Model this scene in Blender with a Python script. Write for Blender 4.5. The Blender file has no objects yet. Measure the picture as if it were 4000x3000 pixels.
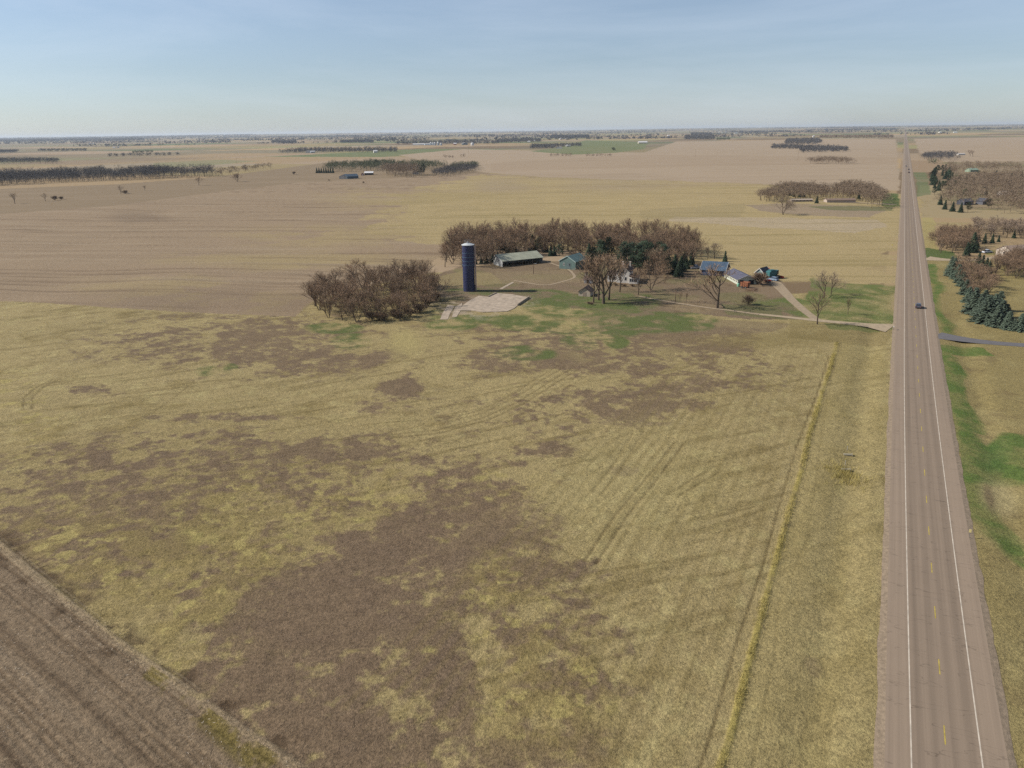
import bpy, bmesh, math, random
import numpy as np
from mathutils import Vector, Matrix

SC = bpy.context.scene
COL = SC.collection
RAD = math.radians

# ------------------------------------------------------------------ camera, sky, sun, exposure
CAM_H = 62.0
FPX, PITCH, ROLL = 3043.0, RAD(18.05), RAD(-0.79)
cd = bpy.data.cameras.new("camera")
cd.sensor_width = 36.0
cd.lens = FPX / 4000.0 * 36.0
cd.clip_start = 0.5
cd.clip_end = 80000.0
cam = bpy.data.objects.new("camera", cd)
COL.objects.link(cam)
cam.matrix_world = (Matrix.Translation((0, 0, CAM_H)) @ Matrix.Rotation(math.pi / 2 - PITCH, 4, 'X')
                    @ Matrix.Rotation(ROLL, 4, 'Z'))
SC.camera = cam

SUN_EL = RAD(36.5)
SUN_DIR_SHADOW = RAD(-5.3)           # shadows fall towards +X, turned this much towards the viewer
SUN_STRENGTH = 5.0
SKY_STRENGTH = 0.076
SC.view_settings.view_transform = 'Standard'
SC.view_settings.look = 'None'
SC.view_settings.exposure = 0.37
SC.view_settings.gamma = 1.0
SC.view_settings.use_curve_mapping = False
SC.cycles.use_denoising = False
SC.cycles.volume_bounces = 1
SC.cycles.max_bounces = 5

W = bpy.data.worlds.new("World")
SC.world = W
W.use_nodes = True
nt = W.node_tree
bg = nt.nodes['Background']
sky = nt.nodes.new('ShaderNodeTexSky')
sky.sky_type = 'NISHITA'
sky.sun_disc = False
sky.sun_elevation = SUN_EL
sky.sun_rotation = RAD(-90) + SUN_DIR_SHADOW * -1
sky.altitude = 300
sky.air_density = 1.1
sky.dust_density = 0.35
sky.ozone_density = 3.0
hs = nt.nodes.new('ShaderNodeHueSaturation')
hs.inputs['Saturation'].default_value = 0.62
tint = nt.nodes.new('ShaderNodeMix'); tint.data_type = 'RGBA'; tint.blend_type = 'MULTIPLY'
tint.inputs[0].default_value = 1.0
tint.inputs[7].default_value = (0.85, 0.955, 1.11, 1)
# faint thin cirrus: streaked noise on the view direction, far outside the haze
tc = nt.nodes.new('ShaderNodeTexCoord')
mp = nt.nodes.new('ShaderNodeMapping')
mp.inputs['Scale'].default_value = (1.0, 1.6, 7.0)
mp.inputs['Rotation'].default_value = (0.15, 0.25, 0.5)
nz = nt.nodes.new('ShaderNodeTexNoise')
nz.inputs['Scale'].default_value = 1.7
nz.inputs['Detail'].default_value = 7
nz.inputs['Roughness'].default_value = 0.62
nz.inputs['Distortion'].default_value = 0.4
mr = nt.nodes.new('ShaderNodeMapRange')
mr.inputs['From Min'].default_value = 0.42
mr.inputs['From Max'].default_value = 0.72
mr.inputs['To Max'].default_value = 0.23
mx = nt.nodes.new('ShaderNodeMix')
mx.data_type = 'RGBA'
mx.inputs[7].default_value = (8.2, 9.0, 10.2, 1)
nt.links.new(tc.outputs['Generated'], mp.inputs['Vector'])
nt.links.new(mp.outputs['Vector'], nz.inputs['Vector'])
nt.links.new(nz.outputs['Fac'], mr.inputs['Value'])
nt.links.new(sky.outputs[0], hs.inputs['Color'])
nt.links.new(hs.outputs[0], tint.inputs[6])
nt.links.new(tint.outputs[2], mx.inputs[6])
nt.links.new(mr.outputs[0], mx.inputs[0])
nt.links.new(mx.outputs[2], bg.inputs['Color'])
bg.inputs['Strength'].default_value = SKY_STRENGTH

sl = bpy.data.lights.new("sun", 'SUN')
sl.energy = SUN_STRENGTH
sl.angle = RAD(0.55)
sl.color = (1.0, 0.955, 0.89)
sun = bpy.data.objects.new("sun", sl)
COL.objects.link(sun)
sdx, sdy = math.cos(SUN_DIR_SHADOW), math.sin(SUN_DIR_SHADOW)
ray = Vector((sdx * math.cos(SUN_EL), sdy * math.cos(SUN_EL), -math.sin(SUN_EL)))
sun.rotation_euler = ray.to_track_quat('-Z', 'Y').to_euler()
sun.location = (-200, 0, 200)

# ------------------------------------------------------------------ survey: reference positions -> ground metres
_r = np.array([math.cos(ROLL), math.sin(ROLL) * math.sin(PITCH), math.sin(ROLL) * math.cos(PITCH)])
_u = np.array([-math.sin(ROLL), math.cos(ROLL) * math.sin(PITCH), math.cos(ROLL) * math.cos(PITCH)])
_f = np.array([0, math.cos(PITCH), -math.sin(PITCH)])

def G(px, py):
    """ground point (metres) of a survey mark given in the 4000 x 3000 reference frame"""
    d = _r * (px - 2000) + _u * (1500 - py) + _f * FPX
    t = -CAM_H / d[2]
    return float(d[0] * t), float(d[1] * t)

def HT(px, yb, yt):
    """height in metres of something standing on mark (px, yb) and reaching yt"""
    X, Y = G(px, yb)
    P = np.array([X, Y, -CAM_H])
    a, b = _u @ P, _f @ P
    k = (1500 - yt) / FPX
    return float((k * b - a) / (_u[2] - k * _f[2]))

def MARK(X, Y):
    a = X * _r[0] + Y * _r[1] - CAM_H * _r[2]
    b = X * _u[0] + Y * _u[1] - CAM_H * _u[2]
    c = X * _f[0] + Y * _f[1] - CAM_H * _f[2]
    ok = c > 5
    c = np.where(ok, c, 1)
    return np.where(ok, 2000 + FPX * a / c, -1e6), np.where(ok, 1500 - FPX * b / c, 1e6)

S = 1.8083   # marks noted on the 2212-wide print
def s2l(c):
    c = np.asarray(c, float) / 255.0
    return np.where(c <= 0.04045, c / 12.92, ((c + 0.055) / 1.055) ** 2.4)
KALB = 0.66
def alb(r, g, b, k=1.0):
    v = s2l((r, g, b)) * KALB * k
    return (float(v[0]), float(v[1]), float(v[2]))

# ------------------------------------------------------------------ numpy noise
_rng = np.random.RandomState(7)
_tab = _rng.rand(512, 512).astype(np.float32)
def vnoise(x, y, seed=0):
    x = x + seed * 37.17; y = y + seed * 91.7
    xi = np.floor(x).astype(np.int64); yi = np.floor(y).astype(np.int64)
    fx = x - xi; fy = y - yi
    fx = fx * fx * (3 - 2 * fx); fy = fy * fy * (3 - 2 * fy)
    a = _tab[xi & 511, yi & 511]; b = _tab[(xi + 1) & 511, yi & 511]
    c = _tab[xi & 511, (yi + 1) & 511]; d = _tab[(xi + 1) & 511, (yi + 1) & 511]
    return (a * (1 - fx) + b * fx) * (1 - fy) + (c * (1 - fx) + d * fx) * fy
def fbm(x, y, scale, seed=0, oct=4, rough=0.5):
    x = x / scale; y = y / scale
    s = 0; amp = 1; tot = 0
    for i in range(oct):
        s = s + amp * vnoise(x, y, seed + i * 3)
        tot += amp; amp *= rough
        x, y = x * 1.93 + y * 0.31, y * 1.93 - x * 0.31
    return s / tot
def sstep(a, b, x):
    t = np.clip((x - a) / (b - a), 0, 1)
    return t * t * (3 - 2 * t)

# ------------------------------------------------------------------ the road line
def road_x(y):
    """X of the road centre for a given Y; the road runs almost straight to the horizon"""
    y = np.asarray(y, float)
    y0 = 62.85; x0 = 43.55
    ym = np.clip(y, -400, 220)
    s = x0 + (0.4685 + (ym + y0) * 0.5 * 0.00007) * (ym - y0)
    return np.where(y > 220, s + 0.4842 * (y - 220), s)
RT = np.array([0.4842, 1.0]); RT /= np.linalg.norm(RT)      # along
RN = np.array([RT[1], -RT[0]])                              # to the right

def road_t(X, Y):
    return (X - road_x(Y)) * RN[0]

# ------------------------------------------------------------------ terrain
def TZ(X, Y):
    X = np.asarray(X, float); Y = np.asarray(Y, float)
    t = np.abs(road_t(X, Y))
    r = np.hypot(X, Y)
    w = sstep(16, 40, t)
    farm = sstep(-95, -70, X) * (1 - sstep(150, 185, X)) * sstep(195, 225, Y) * (1 - sstep(430, 470, Y))
    w = w * (1 - farm) * (1 - sstep(700, 1000, r)) * (1 - sstep(-5, 30, road_t(X, Y)))
    z = (fbm(X, Y, 46, 3, 3) - 0.5) * 1.5 * w
    # roadside ditches
    tt = road_t(X, Y)
    z = z - 0.55 * np.exp(-((np.abs(tt) - 12.5) / 3.0) ** 2) * sstep(40, 80, Y) * (1 - sstep(220, 300, Y))
    # low hills on the skyline
    far = sstep(9000, 16000, r)
    z = z + far * (fbm(X, Y, 5200, 11, 4) - 0.25) * 62
    return z

# ------------------------------------------------------------------ materials
MATS = {}
def mat(name, col, rough=0.85, var=0.0, vscale=1.0, metal=0.0, spec=0.3, bump=0.0, bscale=8.0, trans=0.0):
    if name in MATS:
        return MATS[name]
    m = bpy.data.materials.new(name)
    m.use_nodes = True
    n = m.node_tree
    b = n.nodes['Principled BSDF']
    b.inputs['Base Color'].default_value = (*col, 1)
    b.inputs['Roughness'].default_value = rough
    b.inputs['Metallic'].default_value = metal
    b.inputs['Specular IOR Level'].default_value = spec
    if var > 0:
        g = n.nodes.new('ShaderNodeTexCoord')
        t = n.nodes.new('ShaderNodeTexNoise')
        t.inputs['Scale'].default_value = vscale
        t.inputs['Detail'].default_value = 5
        t.inputs['Roughness'].default_value = 0.65
        r = n.nodes.new('ShaderNodeMapRange')
        r.inputs['From Min'].default_value = 0.3
        r.inputs['From Max'].default_value = 0.7
        r.inputs['To Min'].default_value = 1 - var
        r.inputs['To Max'].default_value = 1 + var
        v = n.nodes.new('ShaderNodeVectorMath'); v.operation = 'SCALE'
        v.inputs[0].default_value = col
        n.links.new(g.outputs['Object'], t.inputs['Vector'])
        n.links.new(t.outputs['Fac'], r.inputs['Value'])
        n.links.new(r.outputs[0], v.inputs['Scale'])
        n.links.new(v.outputs[0], b.inputs['Base Color'])
        if bump > 0:
            t2 = n.nodes.new('ShaderNodeTexNoise')
            t2.inputs['Scale'].default_value = bscale
            t2.inputs['Detail'].default_value = 4
            bp = n.nodes.new('ShaderNodeBump')
            bp.inputs['Distance'].default_value = bump
            n.links.new(g.outputs['Object'], t2.inputs['Vector'])
            n.links.new(t2.outputs['Fac'], bp.inputs['Height'])
            n.links.new(bp.outputs[0], b.inputs['Normal'])
    MATS[name] = m
    return m

def vary(m, lo=.75, hi=1.25):
    """each plant a little lighter or darker than its neighbours"""
    n = m.node_tree; b = n.nodes['Principled BSDF']
    oi = n.nodes.new('ShaderNodeObjectInfo'); r = n.nodes.new('ShaderNodeMapRange')
    r.inputs['To Min'].default_value = lo; r.inputs['To Max'].default_value = hi
    v = n.nodes.new('ShaderNodeVectorMath'); v.operation = 'SCALE'
    n.links.new(oi.outputs['Random'], r.inputs['Value']); n.links.new(r.outputs[0], v.inputs['Scale'])
    src = b.inputs['Base Color']
    if src.is_linked: n.links.new(src.links[0].from_socket, v.inputs[0])
    else: v.inputs[0].default_value = src.default_value[:3]
    n.links.new(v.outputs[0], src)
    return m

def ribbed(name, col, pitch=0.6, depth=0.03, rough=0.55, axis='X', var=0.12):
    """painted corrugated sheet metal"""
    if name in MATS: return MATS[name]
    m = mat(name, col, rough, var, 0.5)
    n = m.node_tree
    g = n.nodes.new('ShaderNodeTexCoord')
    w = n.nodes.new('ShaderNodeTexWave')
    w.bands_direction = axis
    w.inputs['Scale'].default_value = 1.0 / pitch / 3.14159
    bp = n.nodes.new('ShaderNodeBump'); bp.inputs['Distance'].default_value = depth
    n.links.new(g.outputs['Object'], w.inputs['Vector'])
    n.links.new(w.outputs['Fac'], bp.inputs['Height'])
    n.links.new(bp.outputs[0], n.nodes['Principled BSDF'].inputs['Normal'])
    return m

# ------------------------------------------------------------------ mesh helpers
def mesh_from(name, verts, faces, mats=None, fmat=None, smooth=False):
    me = bpy.data.meshes.new(name)
    verts = np.asarray(verts, dtype=np.float32).reshape(-1, 3)
    me.vertices.add(len(verts))
    me.vertices.foreach_set('co', verts.ravel())
    if isinstance(faces, np.ndarray):
        n, k = faces.shape
        me.loops.add(n * k); me.polygons.add(n)
        me.loops.foreach_set('vertex_index', faces.astype(np.int32).ravel())
        me.polygons.foreach_set('loop_start', np.arange(0, n * k, k, dtype=np.int32))
        me.polygons.foreach_set('loop_total', np.full(n, k, dtype=np.int32))
    else:
        lens = np.array([len(f) for f in faces], dtype=np.int32)
        flat = np.array([i for f in faces for i in f], dtype=np.int32)
        me.loops.add(len(flat)); me.polygons.add(len(lens))
        me.loops.foreach_set('vertex_index', flat)
        me.polygons.foreach_set('loop_start', np.concatenate(([0], np.cumsum(lens)[:-1])).astype(np.int32))
        me.polygons.foreach_set('loop_total', lens)
    if mats:
        for m in mats: me.materials.append(m)
    if fmat is not None:
        me.polygons.foreach_set('material_index', np.asarray(fmat, dtype=np.int32))
    me.update(calc_edges=True)
    me.polygons.foreach_set('use_smooth', np.full(len(me.polygons), bool(smooth)))
    return me

class MB:
    """collects shapes for one mesh"""
    def __init__(s): s.v = []; s.f = []
    def add(s, vs, fs):
        o = len(s.v); s.v += [tuple(v) for v in vs]; s.f += [tuple(i + o for i in f) for f in fs]; return s
    def box(s, x0, y0, z0, x1, y1, z1):
        v = [(x0,y0,z0),(x1,y0,z0),(x1,y1,z0),(x0,y1,z0),(x0,y0,z1),(x1,y0,z1),(x1,y1,z1),(x0,y1,z1)]
        return s.add(v, [(3,2,1,0),(4,5,6,7),(0,1,5,4),(1,2,6,5),(2,3,7,6),(3,0,4,7)])
    def prism(s, poly, axis, a, b):
        """extrude a 2-D polygon along an axis; poly in the two other axes (x,z for 'y'; y,z for 'x'; x,y for 'z')"""
        def P(p, c):
            return {'x': (c, p[0], p[1]), 'y': (p[0], c, p[1]), 'z': (p[0], p[1], c)}[axis]
        n = len(poly)
        v = [P(p, a) for p in poly] + [P(p, b) for p in poly]
        f = [tuple(range(n))[::-1], tuple(range(n, 2 * n))]
        f += [(i, (i + 1) % n, n + (i + 1) % n, n + i) for i in range(n)]
        return s.add(v, f)
    def tube(s, p0, p1, r0, r1=None, n=8, cap=True):
        r1 = r0 if r1 is None else r1
        p0 = Vector(p0); p1 = Vector(p1); d = (p1 - p0).normalized()
        a = d.orthogonal().normalized(); b = d.cross(a)
        v = []
        for p, r in ((p0, r0), (p1, r1)):
            for i in range(n):
                t = 2 * math.pi * i / n
                v.append(p + a * (r * math.cos(t)) + b * (r * math.sin(t)))
        f = [(i, (i + 1) % n, n + (i + 1) % n, n + i) for i in range(n)]
        if cap: f += [tuple(range(n))[::-1], tuple(range(n, 2 * n))]
        return s.add(v, f)
    def lathe(s, prof, n=24, cx=0, cy=0):
        v = []; f = []
        for r, z in prof:
            for i in range(n):
                t = 2 * math.pi * i / n
                v.append((cx + r * math.cos(t), cy + r * math.sin(t), z))
        for k in range(len(prof) - 1):
            for i in range(n):
                a = k * n + i; b = k * n + (i + 1) % n
                f.append((a, b, b + n, a + n))
        f.append(tuple(range(n))[::-1]); f.append(tuple(range((len(prof) - 1) * n, len(prof) * n)))
        return s.add(v, f)
    def obj(s, name, m, parent=None, smooth=False, label=None):
        me = mesh_from(name, s.v, s.f, [m], smooth=smooth)
        bm = bmesh.new(); bm.from_mesh(me); bmesh.ops.recalc_face_normals(bm, faces=bm.faces); bm.to_mesh(me); bm.free()
        me.polygons.foreach_set('use_smooth', np.full(len(me.polygons), bool(smooth)))
        o = bpy.data.objects.new(name, me); COL.objects.link(o)
        if parent is not None: o.parent = parent
        if label: o['label'] = label
        return o

def tag(o, label, cat, group=None):
    o['label'] = label; o['category'] = cat
    if group: o['group'] = group
    return o
def thing(name, label, cat, loc=(0, 0, 0), rot=0.0, group=None):
    o = bpy.data.objects.new(name, None); COL.objects.link(o)
    o.location = loc; o.rotation_euler = (0, 0, rot)
    o.empty_display_size = 0.5
    return tag(o, label, cat, group)
def struct(o, kind='structure'):
    o['kind'] = kind; return o
def link_mesh(name, me, parent=None):
    o = bpy.data.objects.new(name, me); COL.objects.link(o)
    if parent is not None: o.parent = parent
    return o
def heading(p, q):
    a = G(*p); b = G(*q)
    return math.atan2(b[1] - a[1], b[0] - a[0]), math.hypot(b[0] - a[0], b[1] - a[1])
# ------------------------------------------------------------------ ground sheet
def build_ground():
    # rings around the survey origin: fine in the surveyed sector, coarse behind it
    rr = [3.0, 15, 28, 40, 48]
    r = 54.0
    while r < 42000:
        rr.append(r)
        r *= 1.0030 if r < 250 else (1.0048 if r < 900 else 1.009)
    rr = np.array(rr)
    az = np.concatenate([np.arange(-180, -48, 6.0), np.arange(-48, 48, 0.115), np.arange(48, 180, 6.0)])
    az = np.radians(az)
    nr, na = len(rr), len(az)
    X = (rr[:, None] * np.sin(az)[None, :]).ravel()
    Y = (rr[:, None] * np.cos(az)[None, :]).ravel()
    R = np.repeat(rr, na)

    # ragged coordinates for patch edges
    big = fbm(X, Y, 30, 21, 5) - 0.5
    big2 = fbm(X, Y, 30, 41, 5) - 0.5
    def marks(m):
        return MARK(X + big * m * 2, Y + big2 * m * 2)
    cache = {}
    def M(m):
        if m not in cache: cache[m] = marks(m)
        return cache[m]
    def inside(poly, m=3.0):
        U, V = M(m)
        P = np.array(poly) * S
        sel = (U > P[:, 0].min()) & (U < P[:, 0].max()) & (V > P[:, 1].min()) & (V < P[:, 1].max())
        idx = np.nonzero(sel)[0]
        u = U[idx]; v = V[idx]
        c = np.zeros(len(idx), bool)
        n = len(P)
        for i in range(n):
            x0, y0 = P[i]; x1, y1 = P[(i + 1) % n]
            if y0 == y1: continue
            hit = ((y0 > v) != (y1 > v)) & (u < (x1 - x0) * (v - y0) / (y1 - y0) + x0)
            c ^= hit
        out = np.zeros(len(U), np.float32); out[idx] = c
        return out
    def soft(poly, ms):
        return sum(inside(poly, m_) for m_ in ms) / len(ms)
    def blob(cx, cy, rx, ry, m=4.0, ang=0, soft=0.6):
        U, V = M(m)
        dx = U / S - cx; dy = V / S - cy
        if ang:
            c, s = math.cos(RAD(ang)), math.sin(RAD(ang)); dx, dy = dx * c + dy * s, -dx * s + dy * c
        d = np.sqrt((dx / rx) ** 2 + (dy / ry) ** 2)
        return 1 - sstep(1 - soft, 1 + soft, d)
    def line(pts, w, raw=False):
        """soft band of w metres along a surveyed line (marks on the print)"""
        P = np.array(pts) if raw else np.array([G(a * S, b * S) for a, b in pts])
        out = np.zeros(len(X), np.float32)
        for i in range(len(P) - 1):
            a, b = P[i], P[i + 1]
            lo = np.minimum(a, b) - w * 3; hi = np.maximum(a, b) + w * 3
            idx = np.nonzero((X > lo[0]) & (X < hi[0]) & (Y > lo[1]) & (Y < hi[1]))[0]
            if len(idx) == 0: continue
            ab = b - a; L2 = ab @ ab + 1e-9
            px = X[idx] - a[0]; py = Y[idx] - a[1]
            t = np.clip((px * ab[0] + py * ab[1]) / L2, 0, 1)
            d = np.hypot(px - t * ab[0], py - t * ab[1])
            out[idx] = np.maximum(out[idx], 1 - sstep(w * 0.35, w, d))
        return out
    C = np.zeros((len(X), 3), np.float32)
    def setc(col, w):
        C[:] += (s2l(col)[None, :] - C) * np.clip(w, 0, 1)[:, None]
    one = np.ones(len(X), np.float32)
    n5 = fbm(X, Y, 5, 1, 4, 0.6); n14 = fbm(X, Y, 14, 2, 5, 0.6); n60 = fbm(X, Y, 60, 5, 4)
    n1 = fbm(X, Y, 1.3, 8, 3, 0.6); n2 = fbm(X, Y, 3.2, 9, 4, 0.6)

    # ---- far countryside: sections of fields laid out along the road
    a1 = X * RT[0] + Y * RT[1]; b1 = X * RN[0] + Y * RN[1]
    ci = np.floor(a1 / 410 + 0.3 * np.sin(np.floor(b1 / 800))); cj = np.floor(b1 / 805 + 0.12)
    sub = vnoise(ci * 3.7, cj * 5.3, 5) > 0.45
    ck = np.where(sub, np.floor(b1 / 402), 0)
    h = _tab[(ci.astype(int) * 17 + 5) & 511, (cj.astype(int) * 31 + ck.astype(int) * 57 + 9) & 511]
    pal = np.array([s2l(c) for c in [(170,148,128),(158,134,112),(178,152,120),(156,148,108),(168,144,116),(112,122,84),(142,130,110),(164,148,130),(128,108,88),(160,142,108)]])
    C[:] = pal[(h * 9.999).astype(int)]
    setc((118,112,98), sstep(0.50, 0.64, fbm(X, Y, 900, 15, 4)) * sstep(1500, 3000, R) * 0.6)
    # rows of darker boundary between sections
    fa = np.abs((a1 / 410) % 1 - 0.5); fb = np.abs((b1 / 805 + 0.12) % 1 - 0.5)
    setc((122,106,86), (sstep(0.488, 0.499, fa) + sstep(0.493, 0.4995, fb)) * 0.7 * sstep(900, 1300, R))

    setc((188,170,150), (sstep(.4962, .4985, np.abs((a1 / 1640 + .13) % 1 - .5)) + sstep(.4962, .4985, np.abs((b1 / 1610 + .31) % 1 - .5))) * sstep(1400, 1700, R) * .4)
    # ---- surveyed fields
    def F(poly, col, m=3.0, w=1.0): setc(col, inside(poly, m) * w)
    F([(-2500,520),(-400,445),(0,408),(250,398),(460,383),(700,352),(1030,345),(1060,372),(1045,385),(900,600),(0,700),(-3000,900)], (142,123,103), 3)
    # pale pinkish bare fields beyond the yellow one
    F([(1040,372),(860,335),(1000,322),(1390,330),(1460,306),(1680,303),(1936,301),(1944,412),(1650,398),(1400,390),(1180,383)], (173,153,136), 4)
    F([(1060,352),(1380,334),(1940,340),(1940,352),(1400,362),(1060,370)], (167,146,128), 4, 0.7)
    F([(1145,327),(1210,318),(1265,303),(1400,307),(1392,322),(1330,330),(1240,334)], (118,124,88), 4)
    F([(330,352),(480,345),(560,348),(420,360),(330,362)], (138,136,104), 4, .8)
    F([(1975,300),(2212,296),(2600,296),(2600,420),(2212,375),(2100,368),(1985,330)], (172,152,135), 4)
    # brown stubble field left of the silo
    F([(-2500,560),(0,462),(240,445),(430,420),(640,395),(1040,374),(1180,384),(1180,480),(940,560),(930,600),(690,655),(640,683),(420,672),(200,662),(0,650),(-1500,640)], (158,137,118), 3)
    fieldC = inside([(-2500,560),(0,462),(240,445),(430,420),(640,395),(1040,374),(1180,384),(1180,480),(940,560),(930,600),(690,655),(640,683),(420,672),(200,662),(0,650),(-1500,640)], 3)
    # yellow grass field sweeping behind the windbreak
    yf = inside([(1030,376),(1180,384),(1400,390),(1650,399),(1760,410),(1990,420),(2000,600),(2000,640),(1800,600),(1560,600),(1480,560),(940,520),(860,470),(900,425)], 10)
    yf = (yf + soft([(1030,376),(1180,384),(1400,390),(1650,399),(1760,410),(1990,420),(2000,600),(2000,640),(1800,600),(1560,600),(1480,560),(960,535),(760,500),(850,425)], (30,60)) * 2) / 3
    yf = sstep(.25, .8, yf + (n14 - .5) * .5)
    setc((177,157,121), yf)
    for cx, cy, rx, ry, a in ((640,560,260,18,0.55),(480,640,240,22,0.5),(700,510,190,22,0.5),(330,615,200,14,0.35),(860,430,150,25,0.6),(1200,410,200,18,0.2)):
        setc((168,149,113), blob(cx, cy, rx, ry, 20) * sstep(0.45, 0.55, n14 * .5 + n60 * .5) * a * 1.3)
    setc((160,142,126), blob(1340,400,120,16,12) * 0.35 + blob(1080,402,60,14,12) * .5)
    # pale strip and brown plot by the far grove
    F([(1610,443),(1700,440),(1900,447),(1915,455),(1880,470),(1760,466),(1640,455)], (158,139,122), 3)
    F([(1450,468),(1700,470),(1890,475),(1910,490),(1850,505),(1600,487),(1440,478)], (182,164,146), 5, 0.75)
    setc((150,135,105), inside([(1370,455),(1620,440),(1600,470),(1380,475)], 8) * 0.4)
    # ---- the near meadow
    mead = inside([(-4000,640),(-1500,640),(0,650),(200,662),(420,672),(640,683),(700,640),(930,590),(1290,560),(1520,590),(1650,640),(1940,618),(1940,700),(1940,745),(1935,1000),(1925,1700),(1700,2800),(-4000,4000)], 3)
    setc((170,152,114), mead)
    ang = RAD(24); al = X * math.cos(ang) + Y * math.sin(ang); ac = -X * math.sin(ang) + Y * math.cos(ang) + 26 * fbm(X, Y, 90, 31, 3)
    st = fbm(al / 14, ac, 1.6, 33, 3, 0.6)         # mowing streaks
    setc((128,111,70), mead * sstep(0.45, 0.85, n5 * 0.6 + n14 * 0.4) * 0.75)
    setc((190,175,130), mead * sstep(0.52, 0.8, n2) * 0.55)
    setc((112,96,62), mead * sstep(0.55, 0.8, st) * 0.45)
    # brown weeds
    setc((140,123,84), blob(350,1150,470,190,8,-5,.8) * mead * .5)
    wb = np.zeros(len(X), np.float32)
    for b in ((1000,1380,95,230,4,0),(790,1450,240,190,6,-25),(700,1600,230,90,4,0),(860,1240,150,70,4,-10),(1030,1090,150,85,5,25),
              (960,1000,95,25,4,5),(720,975,150,26,5,0),(560,1030,120,32,5,0),(260,1110,230,55,8,-8),(60,1180,120,50,6,10),(330,1040,70,22,5,10),(120,1120,80,45,5,0),
              (610,755,150,46,5,0),(560,720,110,22,5,0),(865,838,42,30,3,-30),(800,880,26,13,3,0),(820,770,60,12,4,-15),
              (1360,880,140,38,5,0),(1480,850,90,30,5,-20),(1250,775,190,36,6,3),(1440,735,150,40,6,5),(1560,740,80,26,5,0),(1180,745,130,34,5,0),(1060,775,60,24,5,0),
              (1090,1420,90,200,6,0),(1120,1590,110,90,5,0),(1250,1560,70,90,6,0),(1345,1010,25,12,3,0),(1180,965,60,14,3,0),(1200,1330,80,130,6,0),
              (200,845,50,12,3,0),(480,905,120,8,3,0),(250,1010,60,16,4,10),(1750,1437,28,16,2,0),(1140,1260,60,70,4,0)):
        wb = np.maximum(wb, blob(b[0], b[1], b[2] * 1.05, b[3] * 1.05, b[4], b[5], 0.8))
    core = soft([(400,1470),(540,1290),(760,1140),(850,1000),(1025,985),(1060,1080),(985,1280),(1015,1455),(1000,1659),(1000,1900),(900,2100),(700,1750),(560,1620)], (3, 9, 16, 24, 33, 44))
    wb = np.maximum(wb * (1 - .4 * inside([(1030,1250),(1400,1250),(1400,2000),(1030,2000)], 3)), core * 1.12)
    for cx_, cy_, rx_, ry_, k_, an_ in ((200,1095,340,105,.98,-8),(90,1170,190,60,.9,10),(420,1020,200,50,.75,-5),(680,990,190,45,.8,-2),(850,1060,330,75,.62,-4),(600,1230,460,110,.45,0),(560,740,330,60,.52,0),(1330,770,340,70,.5,3),(1150,1500,180,260,.46,0),(1250,880,330,60,.34,0)):
        wb = np.maximum(wb, k_ * blob(cx_, cy_, rx_, ry_, 10, an_, .9))
    wsel = sstep(0.22, 0.90, wb + (n5 - 0.5) * 1.5 + (n14 - 0.5) * 1.5 + (n2 - .5) * 1.5 + (n1 - .5) * 1.6) * sstep(.02, .3, wb) * mead
    setc((127,107,92), wsel * (0.84 + .1 * np.clip(core, 0, 1)))
    setc((96,77,65), wsel * sstep(0.50, 0.75, n2) * 0.5)
    setc((140,120,104), wsel * sstep(0.55, 0.8, n2) * 0.5)
    # olive tufts inside the weeds and at their margins
    ob = np.zeros(len(X), np.float32)
    for b in ((330,1260,300,110,8,25),(520,1200,180,70,8,0),(450,1130,90,28,6,-10),(150,1180,170,60,8,20),(1120,1420,90,210,8,0),(900,1050,240,60,8,0),
              (620,1080,230,60,8,-8),(400,1370,160,60,6,35),(1200,1540,140,130,8,0),(40,900,60,90,6,0),(20,820,60,30,5,0),(1090,1260,60,60,5,0)):
        ob = np.maximum(ob, blob(b[0], b[1], b[2], b[3], b[4], b[5], 0.5))
    ob = ob * (1 - .75 * np.clip(core, 0, 1))
    osel = ob * sstep(0.46, 0.60, fbm(X, Y, 3.6, 51, 5, 0.65) * .6 + n14 * .4) * mead
    setc((150,133,90), osel * 0.65)
    setc((178,162,110), ob * sstep(0.60, 0.70, fbm(X, Y, 2.2, 52, 4, 0.6)) * mead * 0.8)
    for cx, cy, rx, ry in ((1035,1030,16,7),(1050,1076,11,6),(925,1018,11,5),(770,1118,16,6),(975,1130,9,5),(1245,1450,22,16),(345,1248,22,12),(575,1205,16,8),(630,1152,12,7),(785,1233,7,4),(1815,1040,14,22),(430,1160,40,14),(390,1110,16,14),(930,1415,14,10),(150,1075,14,6),(225,1107,8,4)):
        setc((176,162,108), blob(cx, cy, rx, ry, 2.5, 0, 0.8) * sstep(0.35, 0.55, n1) * 0.8)
    # light fan and clean tan corner by the grove
    setc((178,162,116), blob(868,740,34,30,3) * 0.8 + blob(1250,700,40,8,3) * 0.5 + blob(1340,760,130,30,6) * sstep(0.5, 0.6, n5) * 0.6)
    setc((182,167,124), blob(1330,1090,150,100,10) * 0.35 + blob(1450,1000,160,90,12) * 0.25)
    # wheel tracks
    def twin(pts, gap=1.9, w=0.42, k=0.75):
        P = np.array([G(a * S, b * S) for a, b in pts])
        d = np.gradient(P, axis=0); d /= np.linalg.norm(d, axis=1)[:, None] + 1e-9
        nn = np.stack([d[:, 1], -d[:, 0]], 1)
        for sgn in (-1, 1):
            m = line(P + nn * gap / 2 * sgn, w, raw=True)
            setc((104,88,60), m * k * .8 * (0.4 + 0.8 * n1)); tr[:] = np.maximum(tr, m)
    tr = np.zeros(len(X), np.float32)
    twin([(1467,955),(1400,1040),(1340,1115),(1275,1215)])
    twin([(1380,930),(1330,1010),(1290,1060)], k=.4)
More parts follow.
